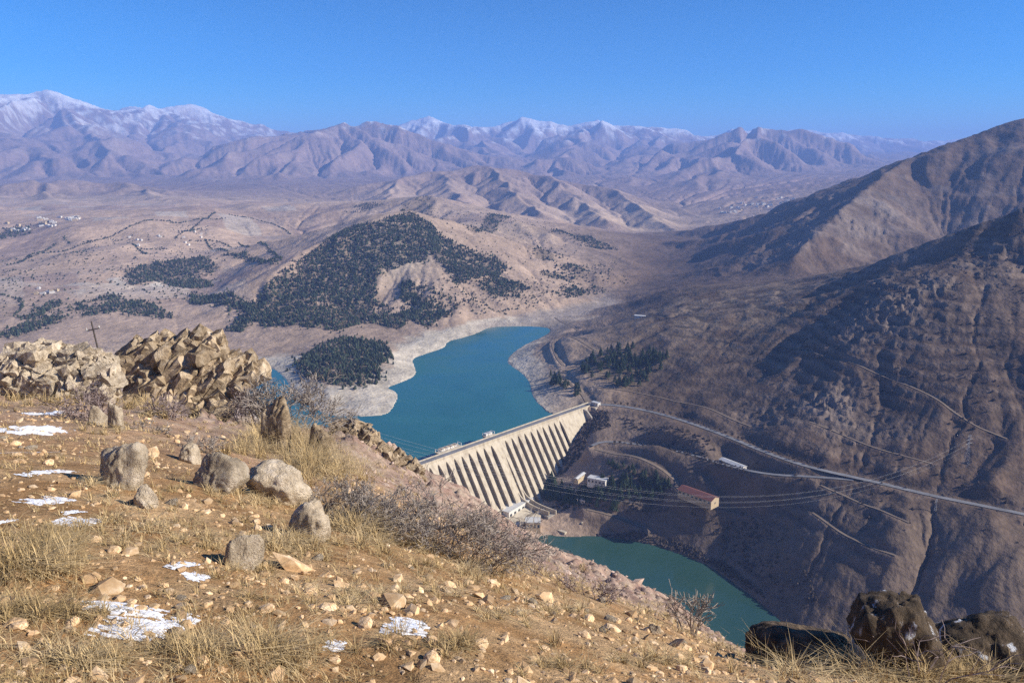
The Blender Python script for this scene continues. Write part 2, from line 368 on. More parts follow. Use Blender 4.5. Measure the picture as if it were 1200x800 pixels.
Z = ridge(Z, [(430, 158, 21), (470, 154, 21), (515, 136, 21), (548, 142, 21), (580, 142, 21.5), (610, 135, 21.5), (642, 142, 21.5), (662, 148, 21.5), (680, 144, 21), (702, 138, 21), (735, 142, 21), (772, 147, 21.5), (812, 155, 22), (870, 152, 24), (910, 152, 25), (945, 146, 26), (978, 153, 26), (1012, 150, 26), (1030, 158, 26), (1062, 163, 27), (1112, 156, 27), (1250, 160, 27)], .36, 120, .45, 2000, 31)
Z = ridge(Z, [(420, 186, 12.5), (450, 182, 13), (490, 180, 13.5), (540, 184, 13)], .32, 80, .4, 1100, 25)
Z = ridge(Z, [(515, 137, 21), (545, 160, 18), (590, 180, 14.5), (600, 196, 12)], .30, 90, .45, 1500, 41)
Z = ridge(Z, [(702, 139, 21), (680, 162, 17), (655, 180, 13.5), (650, 198, 11)], .30, 90, .45, 1500, 45)
Z = ridge(Z, [(770, 148, 21), (760, 170, 16), (735, 190, 12.5)], .30, 90, .45, 1500, 47)
Z = ridge(Z, [(770, 195, 12), (805, 168, 13.6), (850, 154, 14), (882, 149, 14), (925, 158, 14), (965, 182, 13), (1010, 204, 12), (1060, 225, 11)], .32, 90, .45, 1500, 43)
Z = ridge(Z, [(882, 149, 14), (850, 185, 11), (820, 215, 8.5)], .30, 70, .45, 1000, 49)
Z = ridge(Z, [(420, 216, 6.8), (470, 206, 7.0), (515, 201, 7.2), (560, 193, 7.4), (610, 198, 7.4), (655, 207, 7.2), (720, 222, 6.8), (770, 238, 6.5), (830, 250, 6.2)], .33, 30, .5, 600, 51)
Z = ridge(Z, [(470, 206, 7.0), (458, 224, 6.0), (452, 238, 5.2)], .36, 25, .45, 400, 52)
Z = ridge(Z, [(520, 200, 7.2), (530, 222, 6.0), (552, 244, 5.0)], .36, 25, .45, 400, 53)
Z = ridge(Z, [(575, 194, 7.4), (600, 222, 6.1), (632, 250, 5.0)], .36, 25, .45, 400, 54)
Z = ridge(Z, [(645, 204, 7.2), (678, 232, 6.0), (712, 260, 4.9)], .36, 25, .45, 400, 55)
Z = ridge(Z, [(720, 221, 6.8), (752, 244, 5.7), (790, 268, 4.8)], .36, 25, .45, 400, 56)
Z = ridge(Z, [(790, 242, 6.4), (830, 258, 5.6), (850, 270, 5.0)], .34, 25, .45, 400, 57)
Z = ridge(Z, [(860, 205, 9.5), (840, 235, 7.5), (815, 262, 5.6)], .32, 30, .45, 500, 64)
Z = ridge(Z, [(930, 190, 12), (905, 222, 9), (885, 246, 7)], .32, 30, .45, 600, 65)
Z = ridge(Z, [(1000, 205, 12), (960, 232, 9), (930, 252, 7)], .32, 30, .45, 600, 66)
Z = ridge(Z, [(300, 214, 8.0), (345, 228, 6.6), (372, 240, 5.6), (385, 250, 4.9)], .28, 25, .45, 400, 58)
Z = ridge(Z, [(225, 222, 7.6), (262, 232, 6.3), (290, 244, 5.3)], .26, 25, .45, 400, 60)
Z = ridge(Z, [(745, 205, 9.5), (800, 215, 9), (850, 228, 8), (880, 240, 7.2)], .26, 50, .5, 700, 59)
Z = ridge(Z, [(-60, 216, 6.4), (40, 212, 6.6), (75, 209, 6.8), (140, 214, 6.7), (190, 218, 6.4), (232, 231, 6)], .30, 35, .5, 500, 61)
# wooded hill behind the lake and the bare hills round it
Z = ridge(Z, [(262, 365, 2.05), (310, 325, 2.25), (365, 288, 2.5), (400, 268, 2.65), (440, 256, 2.8), (480, 246, 2.9), (515, 262, 2.95), (550, 284, 2.85), (590, 312, 2.6)], .36, 14, .35, 260, 81)
Z = ridge(Z, [(40, 212, 6.6), (60, 226, 5.8), (70, 236, 5.2)], .26, 20, .45, 300, 62)
Z = ridge(Z, [(150, 214, 6.7), (175, 228, 5.8), (205, 240, 5.1)], .26, 20, .45, 300, 63)
Z = ridge(Z, [(400, 246, 4.3), (450, 235, 4.5), (500, 228, 4.5), (545, 242, 4.3)], .24, 14, .4, 300, 83)
Z = ridge(Z, [(545, 268, 3.6), (600, 256, 3.7), (645, 266, 3.6), (690, 288, 3.35), (735, 306, 3.1)], .30, 14, .45, 220, 85)
Z = ridge(Z, [(630, 258, 4.7), (700, 267, 4.5), (748, 284, 4.1), (775, 300, 3.7)], .28, 14, .45, 260, 87)
Z = ridge(Z, [(480, 247, 2.9), (500, 295, 2.5), (525, 340, 2.2)], .30, 12, .4, 200, 89)
# big dark mountain on the right and its lower shoulders
Z = ridge(Z, [(1420, 60, 3.4), (1290, 110, 3.5), (1200, 138, 3.5), (1150, 151, 3.5), (1100, 170, 3.45), (1050, 190, 3.4), (1000, 214, 3.35), (950, 240, 3.3), (900, 265, 3.25), (850, 286, 3.2), (800, 303, 3.15)], .47, 30, .3, 420, 71, .02)
Z = ridge(Z, [(1060, 187, 3.4), (1010, 225, 2.95), (962, 268, 2.62), (930, 300, 2.4)], .5, 25, .3, 260, 73, .02)
Z = ridge(Z, [(960, 236, 3.3), (900, 283, 2.85), (850, 320, 2.55)], .46, 25, .35, 220, 75, .02)
Z = ridge(Z, [(1420, 150, 1.46), (1290, 205, 1.46), (1200, 240, 1.46), (1150, 258, 1.48), (1100, 278, 1.5), (1050, 298, 1.52), (1000, 319, 1.55), (960, 338, 1.57), (905, 353, 1.59)], .80, 22, .15, 170, 77, .02)

# ------------------------------------------------------------------ gullies cut down the slopes
def hill_amt():
    a = 0.55+.45*sstep(2200, 5200, Y)
    plain = sstep(-.25, -.45, X/Y)*sstep(2000, 2400, Y)*(1-sstep(4800, 6200, Y))
    return a*(1-.45*plain)
def blur(a, n=2, k=5):
    for _ in range(n):
        for ax in (0, 1):
            p = np.pad(a, [(k+1, k) if i == ax else (0, 0) for i in (0, 1)], 'edge'); c = np.cumsum(p, axis=ax)
            a = (c[2*k+1:]-c[:-2*k-1])/(2*k+1) if ax == 0 else (c[:, 2*k+1:]-c[:, :-2*k-1])/(2*k+1)
    return a
wfar = sstep(8000, 11000, Y)
Z = Z*(1-wfar)+wfar*(blur(Z, 2, 5)+RR*.004*fbm(T2/.05, L2/.08, 4, 191)*sstep(200, 500, Z))
def polar_grad(Z):
    gl = np.gradient(Z, LR, axis=0)/RR; gt = np.gradient(Z, TH, axis=1)/RR
    return gt, gl                       # slope along +theta, along +r
gt, gl = polar_grad(Z)
sl = np.hypot(gt, gl)+1e-6
ST = sstep(.02, .24, sl)
# log-polar lattice is conformal: cells stay square on the ground and grow with the size of the mountains
bt, bl, bs = blur(gt), blur(gl), blur(sl)
bn = np.sqrt(np.hypot(bt, bl)*(bs+.01))+1e-6; ux, uy = bt/bn, bl/bn; ST = blur(ST, 1, 4)
px0 = T2/.115+3.3; py0 = L2/.115
wx_ = fbm(px0*.7, py0*.7, 3, 201)*.5; wy_ = fbm(px0*.7, py0*.7, 3, 231)*.5
hx = np.zeros_like(Z); hy = np.zeros_like(Z); E = np.zeros_like(Z); A = 1.0; fr = 1.0
OW = [1+0*Y, 1+0*Y, 1-.3*sstep(4000, 9000, Y), 1-.75*sstep(2600, 7000, Y), .8*(1-sstep(1800, 4000, Y))]
for o in range(5):
    fm = .85+.3*vnoise(px0*1.7+o*9, py0*1.7, 290+o)
    dx = -uy*fm; dy = ux*fm
    vx = hy*.16; vy = -hx*.16
    v, gx_, gy_ = gully((px0+wx_)*fr, (py0+wy_)*fr, dx+vx, dy+vy, 300+o*11)
    v = v*(.1+1.3*vnoise(px0*fr*.6+o*31, py0*fr*.6, 270+o)); E += A*v*OW[o]; hx += gx_*A*fr*.35; hy += gy_*A*fr*.35
    A *= .5; fr *= 2.0
AMT = hill_amt()
Z = Z+E*ST*AMT*RR*(.0085+.006*wfar)*(1-.55*np.exp(-((X-100)**2+(Y-1100)**2)/330**2))*sstep(.0, .5, bs+.12)*(1-.5*np.exp(-(((X-1300)/900)**2+((Y-3000)/800)**2)))
# running water: drainage is routed down the sheet and cuts valleys (stream power law, implicit)
def erode(Z, kf, n, diff=.10):
    nr_, nc_ = Z.shape; N_ = nr_*nc_; idx = np.arange(N_).reshape(nr_, nc_)
    dth = np.gradient(TH)[None, :]*np.ones((nr_, 1)); dlr = np.gradient(LR)[:, None]*np.ones((1, nc_)); cell = (dth*dlr).ravel(); Rf = RR.ravel()
    ddx = RR*dth; ddy = RR*dlr; ddd = np.hypot(ddx, ddy)
    jit = RNG.uniform(.75, 1.25, (8, nr_, nc_))
    for it in range(n):
        bs_ = np.zeros(Z.shape); rec = idx.copy(); dist = np.ones(Z.shape)
        for q, (a, b) in enumerate(((0, 1), (0, -1), (1, 0), (-1, 0), (1, 1), (1, -1), (-1, 1), (-1, -1))):
            D = ddx if a == 0 else (ddy if b == 0 else ddd)
            ys = slice(max(0, -a), nr_-max(0, a)); yt = slice(max(0, a), nr_-max(0, -a)); xs = slice(max(0, -b), nc_-max(0, b)); xt = slice(max(0, b), nc_-max(0, -b))
            sl_ = (Z[ys, xs]-Z[yt, xt])/D[ys, xs]*jit[q][ys, xs]; up_ = sl_ > bs_[ys, xs]
            bs_[ys, xs] = np.where(up_, sl_, bs_[ys, xs]); rec[ys, xs] = np.where(up_, idx[yt, xt], rec[ys, xs]); dist[ys, xs] = np.where(up_, D[ys, xs], dist[ys, xs])
        r = rec.ravel(); own = np.arange(N_); A = cell*Rf*Rf; rr_ = r.copy(); dead = rr_ == own
        for _ in range(10):
            live = ~dead; A = A+np.bincount(rr_[live], A[live], N_); dead = dead | dead[rr_]; rr_ = rr_[rr_]
        Fk = kf.ravel()*np.sqrt(A)/dist.ravel(); Fk[r == own] = 0
        a_ = Z.ravel()/(1+Fk); b_ = Fk/(1+Fk); rt_ = r.copy(); root = r == own; a_[root] = Z.ravel()[root]; b_[root] = 0
        for _ in range(10):
            a_ = a_+b_*a_[rt_]; b_ = b_*b_[rt_]; rt_ = rt_[rt_]
        Zn = (a_+b_*Z.ravel()[rt_]).reshape(Z.shape)
        Z = Zn*(1-diff)+diff*blur(Zn, 1, 1)
    return Z
wdam = np.exp(-((X-100)**2+(Y-1120)**2)/300**2)
KF = .020*(1-.9*wdam)*(.55+.45*sstep(1800, 5000, Y))
KF = KF*(1-.6*sstep(-.2, -.4, X/Y)*sstep(2000, 2400, Y)*(1-sstep(4800, 6200, Y)))
KF = KF*(1+.8*sstep(5000, 9000, Y)*(1-sstep(13000, 17000, Y)))
KF = KF*(1-.42*sstep(.04, .16, X/Y)*(1-sstep(3900, 4600, Y)))
plain_ = sstep(-.12, -.3, X/Y)*sstep(2050, 2500, Y)*(1-sstep(5000, 6200, Y))
Z = Z+plain_*RR*.0105*fbm(T2/.10, L2/.12, 3, 461)
Z = erode(Z, KF, 16, .07)
wn_ = 1-sstep(2500, 4500, Y); Z = Z*(1-.55*wn_)+.55*wn_*blur(Z, 1, 1)
Z = Z+sstep(8000, 11000, Y)*ST*RR*.0042*(ridged(T2/.022+fbm(T2/.05, L2/.05, 2, 487)*.5, L2/.03, 4, 481)-.62)
rm_ = sstep(.18, .3, X/Y)*sstep(2200, 2500, Y)*(1-sstep(3900, 4300, Y))
Z = Z+rm_*RR*.0060*(ridged(T2/.030+fbm(T2/.05, L2/.05, 2, 497)*.6, L2/.035, 4, 491)-.62)
# small relief everywhere + rough crags
RO = fbm(T2/.035+9, L2/.035, 4, 401)
Z = Z+RO*RR*.0010*(.25+ST)
def blob(u, v, ru, rv, y):
    p = Pd(u, v, y); t = math.atan2(p[0], p[1]); l = math.log(np.hypot(p[0], p[1]))
    return np.exp(-(((T2-t)/ru)**2+((L2-l)/rv)**2))
CRAG = np.clip(blob(1075, 390, .085, .085, 1330)+.8*blob(1010, 400, .05, .07, 1300)+.8*blob(985, 470, .05, .05, 1120)+.7*blob(1000, 250, .09, .1, 2750)+.6*blob(930, 300, .06, .08, 2550)+.9*blob(760, 600, .05, .05, 985)+.8*blob(860, 640, .05, .06, 900)+.6*blob(1010, 520, .06, .04, 1040)+.6*blob(1180, 330, .05, .06, 1400)+.5*blob(900, 480, .06, .06, 1150), 0, 1)
crn = ridged(T2/.012+fbm(T2/.02, L2/.02, 2, 443)*.6, L2/.009, 5, 441)
CRAG = CRAG*sstep(.35, .75, fbm(T2/.03, L2/.03, 3, 447)*.5+.6)
Z = Z+CRAG*(crn-.6)*RR*.012

# sheep-path terraces along the contours of the dark hillside
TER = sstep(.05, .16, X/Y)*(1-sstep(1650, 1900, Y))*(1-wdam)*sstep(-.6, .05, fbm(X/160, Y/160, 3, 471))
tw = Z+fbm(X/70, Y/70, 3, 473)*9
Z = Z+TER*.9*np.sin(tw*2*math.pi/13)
# ------------------------------------------------------------------ lake and river basins
def poly_world(px, z): return np.array([Pz(u, v, z)[:2] for u, v in px])
def sdist(poly, x, y):
    d = np.full(x.shape, 1e12); ins = np.zeros(x.shape, bool); n = len(poly)
    for i in range(n):
        a = poly[i]; b = poly[(i+1) % n]; ex, ey = b-a
        t = np.clip(((x-a[0])*ex+(y-a[1])*ey)/(ex*ex+ey*ey), 0, 1)
        d = np.minimum(d, (x-a[0]-ex*t)**2+(y-a[1]-ey*t)**2)
        c = ((a[1] > y) != (b[1] > y)) & (x < ex*(y-a[1])/(ey+1e-12)+a[0]); ins ^= c
    d = np.sqrt(d); return np.where(ins, -d, d)
def smooth_poly(P, n=2):
    for _ in range(n):
        Q = np.roll(P, -1, 0); P = np.stack([P*.75+Q*.25, P*.25+Q*.75], 1).reshape(-1, 2)
    return P
LAKE = poly_world([(455, 486), (463, 474), (468, 463), (460, 457), (452, 454), (470, 448), (488, 440), (486, 430), (482, 420), (503, 413), (522, 407), (523, 400), (545, 395), (560, 390), (573, 383), (610, 382), (643, 383), (646, 389), (633, 396), (617, 403), (604, 411), (592, 423), (603, 431), (613, 438), (622, 449), (623, 462), (632, 474), (643, 486)], 0)
LAKE = np.concatenate([LAKE, [dam_pt(.93, 3, 0)[:2], dam_pt(.5, 3, 0)[:2], dam_pt(.05, 3, 0)[:2]], poly_world([(440, 545), (380, 522), (300, 475), (285, 445), (300, 433), (318, 430), (334, 441), (344, 462), (374, 483), (400, 488), (432, 488)], 0)])
LAKE = smooth_poly(LAKE, 2)
RIVER_Z = -95.0
RIVER = smooth_poly(poly_world([(634, 625), (662, 629), (700, 627), (735, 631), (770, 640), (802, 650), (832, 664), (872, 690), (902, 714), (928, 740), (965, 775), (1010, 812), (1100, 870), (1150, 930), (1000, 900), (860, 800), (780, 745), (700, 700), (655, 665), (628, 640)], RIVER_Z), 2)
wob = fbm(X/45, Y/45, 4, 501)*9
near = (Y < 3200)
sdL = np.full(Z.shape, 1e9); sdL[near] = sdist(LAKE, X[near], Y[near])
sdL = sdL+wob*sstep(0, 30, np.abs(sdL)+8)*.5
sdR = np.full(Z.shape, 1e9); nr = Y < 1250
sdR[nr] = sdist(RIVER, X[nr], Y[nr])+wob[nr]*.35
damside = ((X-DL[0])*EN[0]+(Y-DL[1])*EN[1])   # > 0 downstream of the crest
up = damside < 4
wL = np.where(up, 1-sstep(0, 130, sdL), 0)
Z = np.where(up, np.where(sdL > 0, smax(Z*(1-wL)+np.minimum(Z, sdL*.28)*wL, np.minimum(sdL*.10, 5.0), 3), np.minimum(-.4+sdL*.22, np.minimum(Z, 0))), Z)
Z = np.where(up & (sdL > 0), np.maximum(Z, .02*np.minimum(sdL, 60)+.3), Z); Z = np.where(up & (sdL <= 0), np.maximum(Z, -28), Z)
wR = 1-sstep(0, 60, sdR)
Z = np.where(sdR > 0, smax(Z*(1-wR)+np.minimum(Z, RIVER_Z+sdR*.5)*wR, RIVER_Z+np.minimum(sdR*.12, 8)+.4, 3), np.minimum(Z, RIVER_Z-.5+np.maximum(sdR*.3, -10)))

# ------------------------------------------------------------------ sampling, rays, roads
def zat(x, y):
    x = np.asarray(x, float); y = np.asarray(y, float)
    i = np.clip(np.interp(np.arctan2(x, y), TH, np.arange(NC)), 0, NC-1.001); j = np.clip(np.interp(np.log(np.hypot(x, y)), LR, np.arange(NR)), 0, NR-1.001)
    a = i.astype(int); b = j.astype(int); fi = i-a; fj = j-b
    return (Z[b, a]*(1-fi)+Z[b, a+1]*fi)*(1-fj)+(Z[b+1, a]*(1-fi)+Z[b+1, a+1]*fi)*fj
def hit(u, v, lo=620.0, hi=33000.0):
    d = ray(u, v); ys = np.exp(np.linspace(math.log(lo), math.log(hi), 2600)); t = ys/d[1]
    x = d[0]*t; z = H+d[2]*t; below = z < np.maximum(zat(x, ys), -400)
    k = int(np.argmax(below))
    if not below.any(): k = len(ys)-1
    return np.array([x[k], ys[k], float(zat(x[k], ys[k]))])
def resample(P, step):
    P = np.asarray(P, float); 
    for _ in range(2):
        Q = np.empty((len(P)*2-2, P.shape[1])); Q[0::2] = P[:-1]*.75+P[1:]*.25; Q[1::2] = P[:-1]*.25+P[1:]*.75
        P = np.concatenate([P[:1], Q, P[-1:]])
    s = np.r_[0, np.cumsum(np.hypot(*np.diff(P[:, :2], axis=0).T))]; n = max(3, int(s[-1]/step))
    t = np.linspace(0, s[-1], n); return np.stack([np.interp(t, s, P[:, k]) for k in range(P.shape[1])], 1)
def carve(path, w, blend):
    global Z
    x0, x1 = path[:, 0].min()-blend, path[:, 0].max()+blend; y0, y1 = path[:, 1].min()-blend, path[:, 1].max()+blend
    m = (X > x0) & (X < x1) & (Y > y0) & (Y < y1); idx = np.argwhere(m)
    if not len(idx): return
    x = X[m]; y = Y[m]; best = np.full(x.shape, 1e12); zz = np.zeros(x.shape)
    for p, q in zip(path[:-1], path[1:]):
        ex, ey = q[:2]-p[:2]; t = np.clip(((x-p[0])*ex+(y-p[1])*ey)/(ex*ex+ey*ey+1e-9), 0, 1)
        d = (x-p[0]-ex*t)**2+(y-p[1]-ey*t)**2; u_ = d < best; best = np.where(u_, d, best); zz = np.where(u_, p[2]+(q[2]-p[2])*t, zz)
    wgt = 1-sstep(w, blend, np.sqrt(best)); Zm = Z[m]; Z[m] = Zm*(1-wgt)+(zz-.5)*wgt
def px_path(pts): return np.array([Pz(u, v, z) for u, v, z in pts])
ROADS = []
def road(name, pts, w, mat, label=None, z=True, blend=None):
    P = px_path(pts) if z else np.array([hit(u, v) for u, v in pts])
    P = resample(P, 7.0)
    if not z:
        k = np.ones(9)/9; zz = zat(P[:, 0], P[:, 1]); P[:, 2] = np.convolve(np.pad(zz, 4, 'edge'), k, 'valid')
    carve(P, w*.75, blend or w*2.6); ROADS.append((name, P, w, mat)); return P
RA = road('road', [(690, 474, 14), (720, 474, 15), (760, 481, 16), (800, 492, 16), (850, 510, 16), (900, 531, 16), (950, 548, 16), (1020, 563, 16), (1090, 580, 16), (1150, 592, 16), (1210, 604, 16), (1320, 630, 16)], 8.5, 'asphalt', blend=26)
RB = road('road', [(694, 522, -13), (702, 518, -12), (720, 517, -11), (760, 522, -8), (800, 529, -4), (850, 545, 2), (900, 556, 7), (950, 558, 11), (1000, 562, 14)], 6.5, 'asphalt', blend=20)
road('dirt_path', [(698, 524), (730, 532), (768, 545), (797, 562), (790, 573), (803, 584), (835, 594), (858, 600)], 6.0, 'dirt', z=False, blend=17)
road('dirt_path', [(688, 598), (715, 604), (735, 611), (752, 620)], 7.0, 'dirt', z=False, blend=16)
road('dirt_path', [(688, 472), (682, 460), (668, 450), (656, 440), (664, 433), (676, 428)], 6.5, 'dirt', z=False, blend=18)
road('dirt_path', [(660, 428), (650, 415), (647, 403), (655, 397), (680, 400), (700, 412)], 6.0, 'dirt', z=False, blend=16)
for pts in [[(650, 372), (700, 388), (745, 372), (800, 372), (860, 368), (905, 356), (960, 338)],
            [(948, 494), (1000, 515), (1050, 532), (1093, 545)], [(915, 404), (960, 416), (1000, 426), (1060, 450), (1100, 468), (1126, 492), (1180, 515)],
            [(962, 568), (1000, 585), (1040, 600), (1066, 614)], [(952, 600), (985, 625), (1020, 640), (1050, 652)], 
            [(700, 455), (760, 462), (820, 474), (880, 500)],
            [(320, 372), (360, 352), (410, 345)], [(388, 320), (420, 300), (440, 288), (430, 280)]]:
    road('dirt_path', pts, 3.6, 'dirt', z=False, blend=8)

def poly_hits(px, lo=900.0, hi=6000.0): return np.array([hit(u, v, lo, hi)[:2] for u, v in px])
WOODS = [  # polygon in the photo, trees, thinning noise
    ([(285, 365), (330, 318), (372, 290), (402, 270), (440, 262), (480, 249), (508, 264), (520, 285), (500, 305), (470, 312), (440, 330), (445, 355), (480, 372), (470, 386), (430, 378), (395, 388), (350, 382), (310, 384)], 3300, 90, -.42),
    ([(500, 268), (540, 288), (580, 300), (596, 315), (565, 325), (535, 335), (520, 312), (505, 300)], 760, 70, -.3),
    ([(470, 330), (520, 345), (548, 352), (528, 368), (500, 384), (470, 372)], 420, 60, .0),
    ([(145, 318), (165, 311), (235, 301), (258, 314), (240, 324), (251, 335), (216, 338), (188, 331), (152, 335)], 700, 200, -.5),
    ([(258, 298), (290, 296), (326, 307), (318, 311), (288, 305)], 150, 90, -.4),
    ([(222, 346), (252, 345), (305, 362), (284, 390), (264, 388), (288, 366), (226, 356)], 480, 90, -.3),
    ([(90, 356), (130, 346), (165, 352), (190, 362), (205, 372), (180, 375), (140, 365), (95, 372)], 300, 70, -.05),
    ([(0, 390), (55, 370), (100, 352), (100, 360), (60, 380), (10, 398)], 230, 60, .05), ([(20, 372), (70, 350), (75, 355), (28, 380)], 80, 60, -.1),
    ([(345, 428), (368, 408), (402, 395), (450, 402), (462, 420), (445, 428), (446, 446), (428, 452), (390, 452), (355, 442)], 900, 60, -.35),
    ([(468, 242), (500, 229), (512, 234), (482, 247), (470, 250)], 160, 90, -.3), ([(400, 248), (430, 238), (450, 240), (420, 250)], 60, 90, -.1),
    ([(548, 268), (572, 250), (600, 254), (585, 264), (560, 276)], 230, 90, -.4), ([(640, 268), (690, 276), (722, 292), (690, 290), (655, 276)], 170, 60, .0),
    ([(560, 335), (580, 322), (622, 338), (608, 350), (575, 346)], 220, 60, -.2), ([(622, 302), (648, 290), (662, 302), (640, 308)], 110, 60, -.1),
    ([(630, 318), (690, 312), (690, 322), (640, 328)], 80, 60, .0), ([(0, 268), (36, 262), (36, 274), (0, 282)], 120, 90, -.2),
    ([(660, 340), (700, 330), (690, 342), (665, 350)], 60, 60, -.1)]
WP = [poly_hits(w[0]) for w in WOODS]
GROVE = [(672, 436), (690, 422), (716, 410), (737, 407), (762, 414), (788, 420), (778, 430), (762, 444), (748, 459), (726, 455), (708, 446), (690, 442)]
PLANT = [(628, 582), (645, 566), (680, 576), (690, 572), (720, 566), (760, 560), (785, 570), (745, 590), (725, 600), (700, 598), (676, 592), (650, 590)]
GP, PP = poly_hits(GROVE, 1100, 1700), poly_hits(PLANT, 900, 1300)
# ------------------------------------------------------------------ soil colours
def mixc(C, c, w): return C*(1-w[..., None])+np.asarray(c)*w[..., None]
gt, gl = polar_grad(Z); sl = np.hypot(gt, gl)
nA = fbm(X/700, Y/700, 5, 601); nB = fbm(T2/.02, L2/.02, 4, 611); nC = fbm(T2/.006, L2/.006, 3, 621)
C = np.zeros(Z.shape+(3,)); C[:] = (.43, .32, .235)
C = mixc(C, (.51, .39, .28), sstep(-.2, .4, nA)); C = mixc(C, (.34, .245, .195), sstep(.05, .5, fbm(X/1500, Y/1500, 4, 631)))
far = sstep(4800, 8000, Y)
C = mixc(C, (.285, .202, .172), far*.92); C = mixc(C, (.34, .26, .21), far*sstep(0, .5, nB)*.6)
# right hillside: darker brown, crag rock
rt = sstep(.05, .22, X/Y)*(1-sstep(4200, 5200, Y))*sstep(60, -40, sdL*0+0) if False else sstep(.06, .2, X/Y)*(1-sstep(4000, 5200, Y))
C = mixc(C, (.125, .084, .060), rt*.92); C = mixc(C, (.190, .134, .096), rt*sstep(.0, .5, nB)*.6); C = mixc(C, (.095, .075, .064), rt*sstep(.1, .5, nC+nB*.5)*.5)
shl = blob(850, 368, .12, .16, 1650); C = mixc(C, (.38, .285, .19), np.clip(shl*1.2, 0, 1)*sstep(-.4, .3, nB)*.8)
C = mixc(C, (.27, .22, .185), CRAG*.8)
bel = sstep(30, -10, damside*0+Z)*(damside > 0)*(Y < 1500)
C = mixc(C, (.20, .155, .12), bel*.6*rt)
# pale fields on the plateau
pla = sstep(-.12, -.25, X/Y)*sstep(2000, 2500, Y)*(1-sstep(4800, 6000, Y))
fld = _h(np.floor((X+Y*.5)/170+nA*.4), np.floor((Y-X*.35)/260+nA*.4), 77)
C = mixc(C, (.52, .375, .265), pla*.65); C = mixc(C, (.32, .23, .19), pla*sstep(.62, .75, fld)*.6); C = mixc(C, (.62, .54, .43), pla*sstep(.88, .95, fld)*.6)
C = mixc(C, (.60, .55, .46), blob(150, 345, .12, .06, 2450)*sstep(.05, .45, nB)*.8)
C = mixc(C, (.56, .48, .36), blob(470, 330, .05, .1, 2450)*.5)
# drawn-down shore: pale banded silt
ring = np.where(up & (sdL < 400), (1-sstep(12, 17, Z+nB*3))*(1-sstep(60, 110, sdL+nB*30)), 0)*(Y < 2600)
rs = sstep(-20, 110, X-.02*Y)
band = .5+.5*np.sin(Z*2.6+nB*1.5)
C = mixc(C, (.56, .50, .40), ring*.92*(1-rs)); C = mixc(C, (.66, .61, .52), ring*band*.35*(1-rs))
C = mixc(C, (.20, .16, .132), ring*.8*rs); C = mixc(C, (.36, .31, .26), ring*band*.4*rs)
flat = sstep(15, 5, Z+nB*4)*sstep(1900, 2080, Y)*(1-sstep(2800, 3300, Y))*(np.abs(X/Y-.06) < .2)
C = mixc(C, (.38, .325, .275), flat*.85)
# faint contour trails on the slopes
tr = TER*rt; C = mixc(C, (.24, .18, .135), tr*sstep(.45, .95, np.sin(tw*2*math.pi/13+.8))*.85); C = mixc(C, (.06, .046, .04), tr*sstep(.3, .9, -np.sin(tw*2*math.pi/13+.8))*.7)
# dark litter and undergrowth below the pines
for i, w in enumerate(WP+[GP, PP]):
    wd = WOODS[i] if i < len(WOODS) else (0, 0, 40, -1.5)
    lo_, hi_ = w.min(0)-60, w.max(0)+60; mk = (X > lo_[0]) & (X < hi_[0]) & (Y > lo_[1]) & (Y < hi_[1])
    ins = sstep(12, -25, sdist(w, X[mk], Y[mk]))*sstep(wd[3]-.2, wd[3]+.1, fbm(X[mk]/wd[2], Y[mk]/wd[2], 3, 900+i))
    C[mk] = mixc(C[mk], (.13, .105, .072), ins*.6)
# snow on the summits and along shaded crests
Zs = Z
asp = gt/(sl+1e-6)
sn = sstep(1280, 1560, Zs-260*sstep(-3000, -7000, X)+nB*210+nC*330+E*120-asp*90)
sn = np.maximum(sn, 0); sn = sn*sstep(1.0, .55, sl+nC*.2)
sn2 = sstep(1000, 1400, Zs+nC*260+E*160)*sstep(.1, .5, nB+nC)*.55*far
snow = np.clip(np.maximum(sn*.95, sn2), 0, 1)
crest = rt*(Y > 1440)*sstep(.45, .75, fbm(T2/.05, L2/.012, 3, 651)*.5+.5+.12*(E > .3))*sstep(120, 240, Z)
snow = np.maximum(snow, crest*.05)
C = mixc(C, (.84, .86, .90), snow)
C = C*(1+.10*nC[..., None])
V = np.stack([X, Y, Z], -1).reshape(-1, 3)
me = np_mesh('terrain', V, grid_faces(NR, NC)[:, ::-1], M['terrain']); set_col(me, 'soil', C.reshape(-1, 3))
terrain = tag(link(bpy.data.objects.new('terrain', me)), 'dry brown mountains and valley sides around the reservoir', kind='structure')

def water(name, poly, z, mat, label):
    c = poly.mean(0); me = bpy.data.meshes.new(name)
    bm = bmesh.new(); vs = [bm.verts.new((x, y, z)) for x, y in poly]; f = bm.faces.new(vs); bmesh.ops.triangulate(bm, faces=[f])
    bmesh.ops.recalc_face_normals(bm, faces=bm.faces)
    for f in bm.faces:
        if f.normal.z < 0: f.normal_flip()
    bm.to_mesh(me); bm.free(); me.materials.append(mat)
    return tag(link(bpy.data.objects.new(name, me)), label, kind='structure')
def grow(poly, d):
    c = poly.mean(0); n = np.roll(poly, -1, 0)-np.roll(poly, 1, 0); n = np.stack([n[:, 1], -n[:, 0]], 1); n /= np.linalg.norm(n, axis=1)[:, None]+1e-9
    a = np.sum(poly[:, 0]*np.roll(poly[:, 1], -1)-np.roll(poly[:, 0], -1)*poly[:, 1])
    return poly+n*d*(1 if a > 0 else -1)
lk = np.array([p for p in grow(LAKE, 5) if ((p-DL[:2])@EN[:2]) < 3.2])
water('lake', lk, 0.0, M['lake'], 'turquoise reservoir held back by the dam')
water('river', grow(RIVER, 5), RIVER_Z, M['river'], 'green river pool below the dam')

